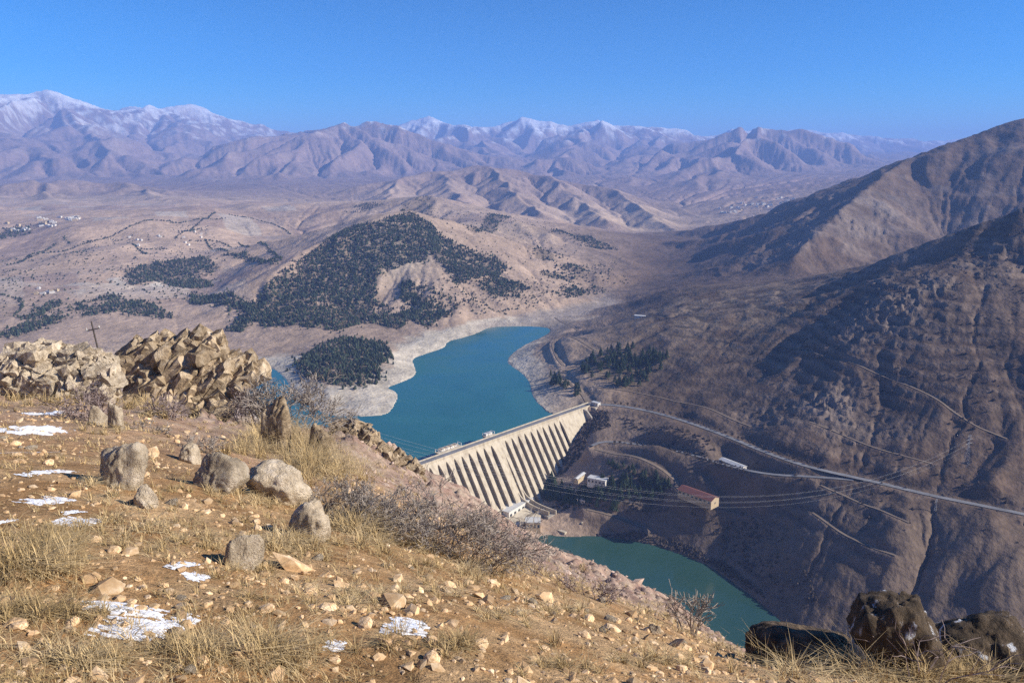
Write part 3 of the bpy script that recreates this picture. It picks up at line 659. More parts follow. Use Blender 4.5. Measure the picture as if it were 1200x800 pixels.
def ribbon(name, P, w, mat, off=.25):
    d = np.gradient(P[:, :2], axis=0); d /= np.linalg.norm(d, axis=1)[:, None]+1e-9; n = np.stack([d[:, 1], -d[:, 0]], 1)
    V = []; k = 4
    zmax = P[:, 2]+off
    for s in np.linspace(-.5, .5, k): V.append(np.c_[P[:, :2]+n*s*w, zmax])
    V = np.stack(V, 1).reshape(-1, 3)
    return tag(link(bpy.data.objects.new(name, np_mesh(name, V, grid_faces(len(P), k), M[mat]))), kind='structure')
for nm, P, w, mt in ROADS:
    P = P.copy()
    if w < 4: P[:, 2] = np.maximum(P[:, 2], zat(P[:, 0], P[:, 1])+.15)
    ribbon(nm, P, w, mt)

# ------------------------------------------------------------------ the near hill the camera stands on
HD = np.array([2.2, 5, 8, 14, 25, 45, 90, 180, 350, 600, 1000])
HU = [(-700, [.73, .45, .33, .26, .25, .27, .30, .34, .40, .48, .50]), (-100, [.99, .55, .42, .325, .29, .30, .33, .36, .42, .50, .52]), (150, [1.05, .60, .47, .375, .315, .32, .36, .40, .46, .55, .56]), (300, [1.09, .64, .51, .42, .36, .345, .36, .40, .47, .56, .58]),
      (400, [1.11, .66, .53, .44, .39, .355, .342, .36, .42, .55, .58]), (480, [1.12, .67, .55, .48, .45, .42, .400, .41, .46, .58, .60]), (560, [1.14, .69, .57, .52, .50, .475, .455, .46, .50, .62, .65]),
      (640, [1.16, .72, .60, .57, .555, .54, .528, .526, .55, .65, .68]), (720, [1.18, .74, .625, .60, .59, .575, .565, .563, .58, .66, .70]), (800, [1.2, .76, .66, .64, .62, .61, .602, .605, .62, .68, .72]),
      (860, [1.21, .77, .69, .675, .665, .66, .665, .67, .68, .72, .76]), (950, [1.22, .79, .71, .72, .73, .735, .74, .74, .745, .76, .80]), (1200, [1.27, .84, .74, .78, .80, .81, .81, .81, .82, .82, .86]), (1900, [1.4, .98, .86, .86, .86, .86, .86, .86, .86, .86, .9])]
ha = np.array([(u-600)/FPX for u, _ in HU]); hs_ = np.array([s for _, s in HU])
ga = np.linspace(-1.5, 1.5, 241); gd = np.linspace(math.log(2.2), math.log(1000), 160)
tmp = np.array([np.interp(gd, np.log(HD), r) for r in hs_])            # columns at ha
HS = np.array([np.interp(ga, ha, tmp[:, k]) for k in range(len(gd))])   # [d, a]
for _ in range(5):
    HS[1:-1] = (HS[:-2]+2*HS[1:-1]+HS[2:])/4; HS[:, 1:-1] = (HS[:, :-2]+2*HS[:, 1:-1]+HS[:, 2:])/4
def hill_base(x, y):
    yy = np.maximum(y, 2.2); a = np.clip(x/yy, -1.5, 1.5)
    S = bil(HS, ga, gd, a, np.log(yy)); z = H-S*yy
    pl = H-1.75-.36*y-.21*x
    w = sstep(2.4, 4.5, y)*(1-sstep(1.0, 1.4, np.abs(x)/np.maximum(y, .1)))
    return z*w+pl*(1-w) if np.ndim(z) else float(z*w+pl*(1-w))
def hill_z(x, y):
    x = np.asarray(x, float); y = np.asarray(y, float); r = np.hypot(x, y+6)
    z = hill_base(x, y)
    t = np.arctan2(x, y+6); l = np.log(r+1)
    z = z+fbm(x*.9, y*.9, 4, 701)*.05+fbm(x*.22, y*.22, 3, 711)*.16*sstep(3, 14, r)
    cl = sstep(22, 55, r)*(1-sstep(400, 700, r))
    z = z+cl*r*(.024*(ridged(t/.055+l*.5, l/.11, 4, 721)-.6)+.014*fbm(t/.016, l/.035, 5, 731))
    return z
hth = np.r_[np.linspace(-112, -46, 44), np.linspace(-45, 45, 520), np.linspace(46, 112, 44)]*math.pi/180
hlr = np.linspace(math.log(2.0), math.log(1000), 350)
HT, HL = np.meshgrid(hth, hlr); hr = np.exp(HL); HX = hr*np.sin(HT); HY = hr*np.cos(HT)-6
HZ = hill_z(HX, HY)
n1 = fbm(HX*.35, HY*.35, 4, 741); n2 = fbm(HX*2.2, HY*2.2, 4, 751); n3 = fbm(HT/.012, HL/.03, 4, 761)
hc = np.zeros(HZ.shape+(3,)); hc[:] = (.47, .275, .125)
hc = mixc(hc, (.58, .385, .205), sstep(-.2, .35, n2)); hc = mixc(hc, (.38, .22, .10), sstep(.1, .5, n1)*.7)
fr_ = sstep(14, 40, hr)
hc = mixc(hc, (.46, .335, .265), fr_*.9); hc = mixc(hc, (.34, .215, .17), fr_*sstep(-.1, .4, n3)*.8); hc = mixc(hc, (.55, .45, .34), fr_*sstep(.1, .5, -n3)*.6)
me = np_mesh('hillside', np.stack([HX, HY, HZ], -1).reshape(-1, 3), grid_faces(*HZ.shape)[:, ::-1], M['hill']); set_col(me, 'soil', hc.reshape(-1, 3))
hillside = tag(link(bpy.data.objects.new('hillside', me)), 'near gravelly hillside falling away to the valley', kind='structure')
def hhit(u, v, lo=2.3, hi=60.0):
    d = ray(u, v); ys = np.exp(np.linspace(math.log(lo), math.log(hi), 1500)); t = ys/d[1]; x = d[0]*t; z = H+d[2]*t
    b = z < hill_z(x, ys); k = int(np.argmax(b)) if b.any() else int(np.argmin(z-hill_z(x, ys)))
    return np.array([x[k], ys[k], float(hill_z(x[k], ys[k]))])


# ------------------------------------------------------------------ the dam
def V3(p): return Vector((float(p[0]), float(p[1]), float(p[2])))
eS, eN, eZ = V3(ES), V3(EN), Vector((0, 0, 1))
def proj(p):
    y = p[1]*CP-(p[2]-H)*SP; return 600+FPX*p[0]/y, 400-FPX*(p[1]*SP+(p[2]-H)*CP)/y
QL = math.sqrt(1+FACE*FACE)
def face_pt(s_, q, t=0.0):                 # point on the downstream face: s along the crest, q down the batter, t out of the face
    z = CREST_Z-1-q/QL; n = 7+FACE*(q/QL)
    o = DL+ES*s_+EN*(n+t/QL)+EZ*(z-CREST_Z+t*FACE/QL+CREST_Z-CREST_Z)
    return np.array([o[0], o[1], z+t*FACE/QL])
ss = np.linspace(0, DLEN, 800); uu = np.array([proj(face_pt(t, 15))[0] for t in ss])
bay_s = [float(np.interp(u, uu, ss)) for u in (496, 506, 516, 525.6, 535, 543.6, 552, 561, 569.5, 578)]
slot_s = float(np.interp(588.5, uu, ss))
bay_r = [float(np.interp(u, uu, ss)) for u in (594.5, 602, 609.5, 617, 624.2, 631.3, 638.2, 645, 651.6, 658)]
dam = empty('dam', V3(DL)); dam['label'] = 'pale concrete buttress dam with tall pointed bays between lake and river'; dam['category'] = 'dam'
def dpart(name, mb, mat): 
    mb.v = [(p[0]-DL[0], p[1]-DL[1], p[2]-DL[2]) for p in mb.v]
    return mb.build(name, mat, dam)
def qbot(s_):
    qs = np.linspace(10, 150, 141)
    for q in qs:
        p = face_pt(s_, q)
        if float(zat(p[0], p[1])) > p[2]+1.0: return q
    return 140.0
def halfgap(q, w, qt, qb, point):
    g = w*min(1.0, max(0.0, (q-qt)/16.0))**.55 if q > qt else 0.0
    if point and q > qb-13: g = min(g, w*max(0.0, (qb-q)/13.0)**.62)
    return g
def rib(c0, c1, w0, w1, qt0, qt1, qe, qb0, qb1, pt):
    """face plate between two bay centres with the web of the buttress behind it"""
    mb = MB(); qs = [0]+list(np.linspace(min(qt0, qt1), min(qt0, qt1)+16, 9))+list(np.linspace(min(qt0, qt1)+20, qe-16, 6))+list(np.linspace(qe-14, qe, 8))
    qs = sorted(set([round(float(q), 3) for q in qs])); n = len(qs)
    Lp = [c0+halfgap(q, w0, qt0, qb0, pt)+.02 for q in qs]; Rp = [c1-halfgap(q, w1, qt1, qb1, pt)-.02 for q in qs]
    vv = []
    for t in (0, -3.2):
        vv += [face_pt(a, q, t) for a, q in zip(Lp, qs)]+[face_pt(b, q, t) for b, q in zip(Rp, qs)]
    f = []
    for i in range(n-1):
        f += [(i, i+1, n+i+1, n+i), (2*n+i, 3*n+i, 3*n+i+1, 2*n+i+1), (i, 2*n+i, 2*n+i+1, i+1), (n+i, n+i+1, 3*n+i+1, 3*n+i)]
    f += [(0, n, 3*n, 2*n), (n-1, 3*n-1, 4*n-1, 2*n-1)]
    mb.add(vv, f)
    c = (c0+c1)/2; ze = CREST_Z-1-qe/QL
    wb = None
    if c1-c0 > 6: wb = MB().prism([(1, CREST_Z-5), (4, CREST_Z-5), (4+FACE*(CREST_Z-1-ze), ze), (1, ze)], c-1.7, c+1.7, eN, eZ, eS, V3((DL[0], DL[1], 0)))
    return mb, wb
cent = bay_s+[slot_s]+bay_r
wid = [min(4.6, .32*(b-a)) for a, b in zip(bay_s, bay_s[1:]+[slot_s])]
W = {}
for i, c in enumerate(bay_s): W[i] = (.265*((bay_s[min(i+1, 9)]-bay_s[max(i-1, 0)])/(2 if 0 < i < 9 else 1)), 6.0)
W[10] = (1.9, 36.0)
for i, c in enumerate(bay_r): W[11+i] = (.265*((bay_r[min(i+1, 9)]-bay_r[max(i-1, 0)])/(2 if 0 < i < 9 else 1)), 6.0)
ends = [0.0]+cent+[DLEN]
for k in range(len(ends)-1):
    c0, c1 = ends[k], ends[k+1]; i0, i1 = k-1, k
    w0, q0 = W.get(i0, (0.0, 6.0)) if k > 0 else (0.0, 6.0)
    w1, q1 = W.get(i1, (0.0, 6.0)) if k < len(cent) else (0.0, 6.0)
    qe = min(max(qbot((c0+c1)/2), qbot(c0+.5), qbot(c1-.5))+10, 150.0)
    left = k <= 10
    qb = lambda c: (qbot(c)-6)
    mb, wb = rib(c0, c1, w0, w1, q0, q1, qe, qb(c0), qb(c1), left and k > 0)
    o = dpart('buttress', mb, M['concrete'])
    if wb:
        wo_ = dpart('web', wb, M['concrete_dark']); wo_.parent = o  # web colour carries the shade of the bay
# upstream slab, crest, parapets
O0 = V3((DL[0], DL[1], 0))
dpart('upstream_slab', MB().prism([(-5, CREST_Z-3), (1.2, CREST_Z-3), (1.2, -105), (-18, -105)], 0, DLEN, eN, eZ, eS, O0), M['concrete_dark'])  # slab: darker tone puts the bay shade into the colour
dpart('crest_beam', MB().prism([(-6.5, CREST_Z-.9), (8.2, CREST_Z-.9), (8.2, CREST_Z-2.2), (7.3, CREST_Z-5.5), (-6.5, CREST_Z-5.5)], -3, DLEN+6, eN, eZ, eS, O0), M['concrete'])
dpart('crest_road', MB().prism([(-5.3, CREST_Z-.7), (6.9, CREST_Z-.7), (6.9, CREST_Z-.95), (-5.3, CREST_Z-.95)], -3, DLEN+8, eN, eZ, eS, O0), M['asphalt'])
for a, b in ((7.0, 8.0), (-6.4, -5.4)):
    dpart('parapet', MB().prism([(a, CREST_Z-.92), (b, CREST_Z-.92), (b, CREST_Z+.9), (a, CREST_Z+.9)], -3, DLEN+6, eN, eZ, eS, O0), M['concrete'])
mb = MB()
for q, t in ((.5, .1),): pass
# abutment block on the right bank
dpart('abutment_block', MB().prism([(-7, CREST_Z-1.1), (22, CREST_Z-1.1), (22, CREST_Z-26), (-7, CREST_Z-26)], DLEN-9, DLEN+5, eN, eZ, eS, O0), M['concrete'])
dpart('wing_wall', MB().prism([(6, CREST_Z-1.3), (16, CREST_Z-4), (27, CREST_Z-14), (27, CREST_Z-32), (6, CREST_Z-32)], DLEN-26, DLEN-23, eN, eZ, eS, O0), M['concrete_dark'])  # dark tone paints the shadowed face where the dam steps
# curved training walls of the outlet under the slot
for off, ln in ((-4.5, 1.0), (6.0, 1.15)):
    mb = MB(); pts = []
    for i in range(13):
        t = i/12; q = 88+t*34; z = CREST_Z-1-q/QL; n = 7+FACE*q/QL+t*t*34*ln; z = z-2+t*t*12
        pts.append((slot_s+off+t*t*9, n, z))
    for j in range(12):
        (s0, n0, z0), (s1, n1, z1) = pts[j], pts[j+1]
        a = O0+eS*s0+eN*n0; b = O0+eS*s1+eN*n1
        v = []
        for p, z in ((a, z0), (b, z1)):
            for ds in (0, 1.6):
                for zz in (z-14, z+3): v.append(p+eS*ds+eZ*zz)
        mb.add(v, [(0, 1, 5, 4), (2, 6, 7, 3), (1, 3, 7, 5), (0, 4, 6, 2)]+([(0, 2, 3, 1)] if j == 0 else [])+([(4, 5, 7, 6)] if j == 11 else []))
    dpart('training_wall', mb, M['concrete'])
mb = MB(); fl = slot_s-8
mb.prism([(50, -74), (78, -82), (96, -84), (96, -100), (50, -100)], fl-62, fl+6, eN, eZ, eS, O0)
dpart('toe_apron', mb, M['concrete'])

# gate houses and gantries on the upstream edge of the crest
def crest_loc(u):
    u_ = np.array([proj(dam_pt(f, -9, CREST_Z))[0] for f in np.linspace(0, 1, 400)]); f = float(np.interp(u, u_, np.linspace(0, 1, 400)))
    return f
RZ = math.atan2(ES[1], ES[0])
def gatehouse(u, L, label, roofmat, posts):
    f = crest_loc(u); p = dam_pt(f, -11.5, CREST_Z)
    t = empty('gatehouse', V3(p), RZ); tag(t, label, 'gatehouse')
    MB().box((0, -0.5, -16.5), (L, 8, 33)).build('intake_pier', M['concrete_dark'], t)
    MB().box((0, 0, .35), (L+2, 10.5, .7)).build('platform', M['concrete'], t)
    MB().box((0, 1.5, 2.2), (L*.72, 5, 3.0)).build('wall', M['wall_white'], t)
    MB().box((0, 1.5, 4.0), (L*.78, 6.2, .5)).build('roof', roofmat, t)
    for k in range(posts):
        x = -L/2+L*k/(posts-1)
        MB().box((x, -3.4, 2.7), (.7, .7, 4.0)).box((x, 4.3, 2.7), (.7, .7, 4.0)).box((x, .4, 5.0), (.7, 8.5, .7)).build('gantry_frame', M['roof_white'], t)
gatehouse(527, 44, 'yellow roofed gate house with white gantries on the dam crest', M['wall_tan'], 6)
gatehouse(574, 18, 'small white gate hoist alone near the middle of the dam crest', M['roof_white'], 3)

# ------------------------------------------------------------------ buildings
def house(name, label, cat, a, b, z, w, h, roof='flat', wall='wall_white', rmat='roof_white', nwin=5, side=-1, rise=2.5):
    """a, b: photo points of the two ends of the long axis at ground height z"""
    A, B = Pz(*a, z), Pz(*b, z); c = (A+B)/2; L = float(np.linalg.norm((B-A)[:2])); rz = math.atan2(B[1]-A[1], B[0]-A[0])
    zg = float(zat(c[0], c[1])); zz = max(zg, z-4)
    t = empty(name, (c[0], c[1], zz), rz); tag(t, label, cat)
    MB().box((0, 0, h/2-3), (L, w, h+6)).build('wall', M[wall], t)
    if roof == 'flat':
        MB().box((0, 0, h+.25), (L+1, w+1, .5)).box((0, w/2+.2, h+.7), (L+1, .5, .6)).box((0, -w/2-.2, h+.7), (L+1, .5, .6)).build('roof', M[rmat], t)
    else:
        mb = MB(); l2, w2 = L/2+.8, w/2+.9
        mb.add([(-l2, -w2, h-.2), (l2, -w2, h-.2), (l2, w2, h-.2), (-l2, w2, h-.2), (-l2, 0, h+rise), (l2, 0, h+rise),
                (-l2, -w2, h+.2), (l2, -w2, h+.2), (l2, w2, h+.2), (-l2, w2, h+.2), (-l2, 0, h+rise+.4), (l2, 0, h+rise+.4)],
               [(6, 7, 11, 10), (8, 9, 10, 11), (0, 4, 5, 1), (2, 5, 4, 3), (0, 1, 7, 6), (2, 3, 9, 8), (0, 6, 10, 4), (4, 10, 9, 3), (1, 5, 11, 7), (5, 2, 8, 11)])
        mb.build('roof', M[rmat], t)
        for sx in (-1, 1):
            g = MB(); g.prism([(-w/2+.05, h-.02), (w/2-.05, h-.02), (0, h+rise-.25)], sx*(L/2-.3), sx*(L/2-.05), Vector((0, 1, 0)), eZ, Vector((1, 0, 0)), Vector((0, 0, 0)))
            g.build('gable', M[wall], t)
    for i in range(nwin):
        x = -L/2+L*(i+.5)/nwin
        wn_ = MB().box((x, side*(w/2+.06), h*.55), (L/nwin*.5, .2, h*.36)).build('window', M['glass'], t)
        MB().box((x, side*(w/2+.14), h*.55-h*.2), (L/nwin*.6, .3, .25)).build('sill', M['concrete'], wn_)
    MB().box((L/2+.06, 0, 1.3), (.2, 2.2, 2.6)).build('door', M['wood'], t)
    return t
house('powerhouse', 'long flat roofed powerhouse at the foot of the dam', 'powerhouse', (590, 607), (618, 590), -84, 20, 14, 'flat', 'wall_white', 'roof_white', 6)
house('annex_building', 'pale annex with stepped flat roof beside the powerhouse', 'building', (621, 595), (634, 604), -88, 12, 7, 'flat', 'wall_white', 'asphalt', 3)
house('control_building', 'tan cube shaped building at the upper end of the river pool', 'building', (616, 622), (633, 622), -93, 17, 12, 'flat', 'wall_tan', 'roof_white', 4)
house('warehouse', 'long red roofed warehouse with tan gable end', 'warehouse', (799, 573), (838, 587), -27, 19, 6.5, 'gable', 'wall_tan', 'roof_red', 8, rise=4)
house('depot_building', 'long white roofed shed just below the upper road', 'shed', (846, 538), (872, 548), 0, 11, 5, 'gable', 'wall_white', 'roof_white', 7, rise=2)
house('hillside_building', 'white flat roofed building among the pines below the dam', 'building', (690, 561), (711, 565), -36, 13, 8, 'flat', 'wall_white', 'roof_white', 5)
house('hillside_shed', 'small pale shed uphill of the white building among pines', 'shed', (675, 560), (684, 553), -38, 5, 3, 'gable', 'wall_tan', 'roof_white', 2, rise=1)
house('gate_cabin', 'small white cabin above the curved outlet walls', 'cabin', (677, 596), (686, 598), -80, 6, 5, 'flat', 'wall_white', 'roof_white', 2)
house('guard_house', 'white guard house where the dam crest meets the road', 'guard house', (694, 474), (702, 476), 13, 8, 5, 'flat', 'wall_white', 'roof_white', 3)
house('shoulder_farm', 'lone pale farm shed on the grassy shoulder above the lake', 'shed', (744, 376), (756, 377), 60, 9, 4, 'gable', 'wall_white', 'roof_white', 3, rise=1.5)
# outlet basin: curved concrete walls and quay by the river
t = empty('outlet_basin', V3(Pz(676, 607, -90))); tag(t, 'curved concrete outlet walls beside the river pool', 'outlet')
def wall_px(name, pts, z0, z1, th, par, mat):
    P = resample(np.array([Pz(u, v, z0) for u, v in pts]), 3.0); mb = MB(); o = np.array(par.location)
    for p, q in zip(P[:-1], P[1:]):
        d = (q-p)[:2]; l = np.hypot(*d)
        if l < 1e-3: continue
        n = np.array([d[1], -d[0]])/l*th/2
        v = [(p[0]+n[0], p[1]+n[1]), (p[0]-n[0], p[1]-n[1]), (q[0]+n[0], q[1]+n[1]), (q[0]-n[0], q[1]-n[1])]
        mb.add([(a-o[0], b-o[1], z-o[2]) for z in (z0-10, z1) for a, b in v], [(4, 6, 7, 5), (0, 4, 5, 1), (2, 3, 7, 6), (0, 2, 6, 4), (1, 5, 7, 3)])
    mb.build(name, mat, par)
wall_px('curved_wall', [(671, 601), (679, 604), (683, 610), (682, 618)], -90, -83, 2.0, t, M['concrete'])
wall_px('curved_wall', [(676, 598), (686, 601), (690, 607), (689, 614)], -90, -82, 2.0, t, M['concrete'])
wall_px('apron', [(640, 609), (655, 603), (672, 598)], -90, -84, 9.0, t, M['concrete_dark'])
t = empty('quay_wall', V3(Pz(650, 624, RIVER_Z))); tag(t, 'low concrete quay wall at the head of the river pool', 'quay')
wall_px('wall', [(636, 621), (650, 622), (663, 627)], RIVER_Z, -90, 5.0, t, M['concrete'])

# villages: every house its own small object
def village(px, n, size, label, grp, seed, lo=1500):
    rng = random.Random(seed); ms = []
    for k in range(4):
        w, l, h = size*rng.uniform(.7, 1.1), size*rng.uniform(.9, 1.7), size*rng.uniform(.45, .8); mb = MB()
        mb.box((0, 0, h/2-2), (l, w, h+4)); mb.box((0, 0, h+.2), (l+.8, w+.8, .5)); mb.box((l*.2, 0, h+1), (l*.3, w*.5, 1.6))
        ms.append(mb.mesh('house', M['wall_white'] if k < 3 else M['wall_tan']))
    for i in range(n):
        u0, v0, u1, v1 = rng.choice(px); p = hit(rng.uniform(u0, u1), rng.uniform(v0, v1), lo)
        o = bpy.data.objects.new('house', rng.choice(ms)); o.location = V3(p); o.rotation_euler = (0, 0, rng.uniform(-.5, .5)); link(o)
        tag(o, label, 'house', grp)
village([(34, 255, 72, 268), (48, 258, 66, 266), (0, 262, 36, 272), (78, 255, 92, 259)], 46, 13, 'tiny pale house of the village on the plain at far left', 'houses of the village on the plain', 3)
village([(865, 236, 905, 246), (880, 232, 930, 242), (842, 240, 870, 250)], 46, 15, 'tiny white house of the distant village beyond the dark mountain', 'houses of the distant village', 5, 4300)
village([(38, 338, 70, 346)], 7, 9, 'small farm building on the slope above the left outcrop', 'farm buildings on the left slope', 8)
village([(150, 270, 240, 290)], 14, 9, 'small scattered house among the fields of the plateau', 'scattered houses among the fields', 9)

# ------------------------------------------------------------------ woods
def in_poly(poly, n, rng, noise=None, thr=-.2, seed=0):
    lo, hi = poly.min(0), poly.max(0); out = []
    tot = 0
    while tot < n:
        p = rng.uniform(lo, hi, (n*4, 2)); p = p[sdist(poly, p[:, 0], p[:, 1]) < 0]
        if noise: p = p[fbm(p[:, 0]/noise, p[:, 1]/noise, 4, seed) > thr+rng.normal(0, .26, len(p))]
        if not len(p): break
        out.append(p); tot += len(p)
    return np.concatenate(out)[:n] if out else np.zeros((0, 2))
def forest_mesh(name, pts, hmin, hmax, mat, rng, squat=.34, sides=5, label=None):
    """many small irregular conical crowns joined into one mass"""
    n = len(pts); h = rng.uniform(hmin, hmax, n); z = zat(pts[:, 0], pts[:, 1]); rw = h*squat*rng.uniform(.8, 1.3, n)
    Vs = []; 
    ang = np.arange(sides)/sides*2*math.pi
    for lev, rr_, zz_ in ((0, .75, .06), (1, 1.0, .28), (2, .62, .62)):
        a = ang[None, :]+rng.uniform(-.35, .35, (n, sides))+lev*.5; q = rw[:, None]*rr_*rng.uniform(.62, 1.3, (n, sides))
        Vs.append(np.stack([pts[:, 0:1]+np.cos(a)*q, pts[:, 1:2]+np.sin(a)*q, (z+h*zz_)[:, None]+rng.uniform(-.07, .07, (n, sides))*h[:, None]], -1))
    top = np.stack([pts[:, 0]+rng.uniform(-.1, .1, n)*rw, pts[:, 1]+rng.uniform(-.1, .1, n)*rw, z+h], -1)[:, None, :]
    Vv = np.concatenate(Vs+[top], 1); k = 3*sides+1; F = []
    for j in range(sides):
        j2 = (j+1) % sides
        for l in (0, 1):
            F += [(l*sides+j, l*sides+j2, (l+1)*sides+j2), (l*sides+j, (l+1)*sides+j2, (l+1)*sides+j)]
        F.append((2*sides+j, 2*sides+j2, 3*sides))
    F = (np.array(F)[None]+(np.arange(n)*k)[:, None, None]).reshape(-1, 3)
    return tag(link(bpy.data.objects.new(name, np_mesh(name, Vv.reshape(-1, 3), F, mat, False))), label, kind='stuff')
g = np.random.default_rng(21)
BARE = []
for i, (px, n, ns, thr) in enumerate(WOODS):
    P = in_poly(WP[i], int(n*2.2), g, ns, thr, 900+i); P = P+g.normal(0, 14, P.shape)*(g.random((len(P), 1)) < .3)
    kb = g.random(len(P)) < .14; BARE.append(P[kb]); P = P[~kb]
    forest_mesh('pine_wood', P, 3.8, 10.5, M['pine_far'], g)
forest_mesh('bare_trees', np.concatenate(BARE), 4, 9, M['bare'], g, .45, 4)
# hedgerows of the plateau
def row_pts(px, step, jit, lo=900.0):
    P = resample(np.array([hit(u, v, lo) for u, v in px]), step); return P[:, :2]+g.normal(0, jit, (len(P), 2))
hp = np.concatenate([row_pts(p, 7.5, 3) for p in [[(8, 311), (60, 296), (107, 284)], [(25, 307), (65, 286)], [(100, 284), (150, 268), (190, 258), (212, 262)], [(155, 286), (172, 298)], [(205, 280), (235, 262), (252, 249)], [(210, 272), (235, 268)], [(222, 283), (262, 281), (292, 290)], [(240, 281), (268, 295)], [(280, 285), (318, 292), (330, 305)], [(165, 292), (195, 292)], [(75, 278), (82, 286)], [(270, 252), (320, 262), (340, 275)], [(0, 345), (30, 352), (20, 368)], [(200, 262), (262, 256)]]])
forest_mesh('hedgerow', hp, 4, 8, M['pine_far'], g, .5)
# dark scrub on the slope beside the dam, thickets along the river, single bushes on the dark hillside
sp = [in_poly(poly_hits([(622, 562), (664, 512), (688, 482), (712, 480), (716, 500), (690, 512), (680, 535), (655, 560)], 900, 1500), 900, g),
      in_poly(poly_hits([(640, 600), (665, 575), (700, 560), (780, 560), (800, 585), (770, 600), (720, 600), (690, 595)], 900, 1500), 500, g, 40, -.1),
      in_poly(poly_hits([(690, 624), (740, 622), (790, 630), (850, 660), (890, 690), (905, 712), (880, 690), (830, 660), (770, 638)], 760, 1300), 500, g),
      in_poly(poly_hits([(800, 590), (880, 600), (950, 650), (960, 720), (900, 690), (840, 640)], 700, 1300), 200, g, 22, .2),
      in_poly(poly_hits([(840, 390), (1000, 330), (1200, 270), (1230, 640), (1100, 660), (950, 560), (850, 500)], 700, 1800), 420, g, 26, .3),
      in_poly(poly_hits([(720, 485), (850, 525), (950, 570), (840, 545), (740, 510)], 800, 1500), 260, g, 40, .0)]
forest_mesh('scrub', np.concatenate(sp), 1.6, 4.2, M['scrub'], g, .62, 4)
sp = [in_poly(poly_hits([(480, 330), (600, 330), (720, 300), (740, 330), (640, 360), (560, 370)], 1500, 5000), 700, g, 60, .1),
      in_poly(poly_hits([(0, 300), (240, 260), (300, 300), (230, 350), (0, 380)], 1500, 5000), 700, g, 90, .15),
      in_poly(poly_hits([(420, 250), (600, 255), (700, 275), (640, 320), (560, 320)], 1500, 5000), 500, g, 90, .1)]
forest_mesh('scattered_scrub', np.concatenate(sp), 3, 6, M['pine_far'], g, .55, 4)

# single pines near the dam: three kinds, each copy a thing with trunk and crown
def pine_meshes(seed, h, w):
    r = random.Random(seed); tr = MB().tube([(0, 0, -1.5), (.1, 0, h*.4), (0, 0, h*.92)], [h*.024, h*.018, .04], 5).mesh('trunk', M['bark'])
    mb = MB()
    for k in range(120):
        t = r.random()**.8; z = h*(.10+.88*t); rad = w*(1-t)**.8*(.75+.25*math.sin(k*2.4))+.15; a = r.uniform(0, 6.283)
        cx_, cy_ = math.cos(a), math.sin(a); r0 = rad*r.uniform(.05, .45); r1 = rad*r.uniform(.8, 1.15); wd = r.uniform(.35, .7)*(.5+rad*.35)
        p0 = (cx_*r0, cy_*r0, z+h*.05); 
        p1 = (cx_*r1-cy_*wd, cy_*r1+cx_*wd, z-r.uniform(.02, .07)*h); p2 = (cx_*r1+cy_*wd, cy_*r1-cx_*wd, z-r.uniform(.0, .05)*h); p3 = (cx_*r1*.8, cy_*r1*.8, z+r.uniform(.03, .07)*h)
        mb.add([p0, p1, p2, p3], [(0, 1, 3), (0, 3, 2), (1, 2, 3), (0, 2, 1)])
    return tr, mb.mesh('crown', M['pine'])
PINES = [pine_meshes(1, 11, 3.6), pine_meshes(2, 13, 3.9), pine_meshes(3, 9, 3.8)]
def plant_trees(pts, label, grp, rng, kinds=PINES, smin=1.1, smax=1.75, name='pine_tree'):
    for x, y in pts:
        tm, cm = rng.choice(kinds); s_ = rng.uniform(smin, smax)
        e = empty(name, (x, y, float(zat(x, y))-.2), rng.uniform(0, 6.28)); e.scale = (s_,)*3; tag(e, label, 'tree', grp)
        link(bpy.data.objects.new('trunk', tm), e); link(bpy.data.objects.new('crown', cm), e)
rr = random.Random(5)
plant_trees(in_poly(GP, 128, g, 45, -.45, 5), 'dark pine in the grove on the bank above the right end of the dam', 'pines of the grove above the dam', rr)
plant_trees(in_poly(poly_hits([(644, 438), (655, 440), (682, 460), (678, 467), (660, 457), (645, 452)], 1100, 1700), 22, g), 'pine in the strip along the lakeside track by the dam', 'pines along the lakeside track', rr)
plant_trees(in_poly(PP, 128, g), 'dark pine in the plantation below the dam', 'pines of the plantation below the dam', rr)
plant_trees(in_poly(poly_hits([(715, 540), (760, 552), (780, 566), (740, 560), (700, 545)], 900, 1300), 18, g), 'pine on the slope just above the plantation', 'pines above the plantation', rr, smin=.8, smax=1.2)
def side_pts(P, off, step, rng):
    Q = resample(P, step); d = np.gradient(Q[:, :2], axis=0); d /= np.linalg.norm(d, axis=1)[:, None]; nn = np.stack([d[:, 1], -d[:, 0]], 1)
    return Q[:, :2]+nn*off+rng.normal(0, .8, (len(Q), 2))
ROUND = []
for sd in (4, 5):
    r = random.Random(sd); mb = MB()
    for k in range(60):
        d = Vector((r.gauss(0, 1), r.gauss(0, 1), r.gauss(0, .8))).normalized()*r.uniform(.5, 1)*2.3; c = Vector((0, 0, 3.6))+d
        q = [c+Vector((r.uniform(-1, 1), r.uniform(-1, 1), r.uniform(-1, 1)))*.9 for _ in range(4)]; mb.add(q, [(0, 1, 2), (0, 2, 3), (0, 3, 1), (1, 3, 2)])
    ROUND.append((MB().tube([(0, 0, -1), (.05, 0, 2), (0, .1, 4)], [.22, .16, .06], 5).mesh('trunk', M['bark']), mb.mesh('crown', M['scrub'])))
plant_trees(side_pts(RA[6:62], -7.5, 11, g), 'bare round tree in the row beside the upper road', 'trees beside the upper road', rr, ROUND, .8, 1.2, 'roadside_tree')
plant_trees(side_pts(RB[6:40], 6.5, 9, g), 'bare round tree in the row beside the lower road', 'trees beside the lower road', rr, ROUND, .7, 1.1, 'roadside_tree')

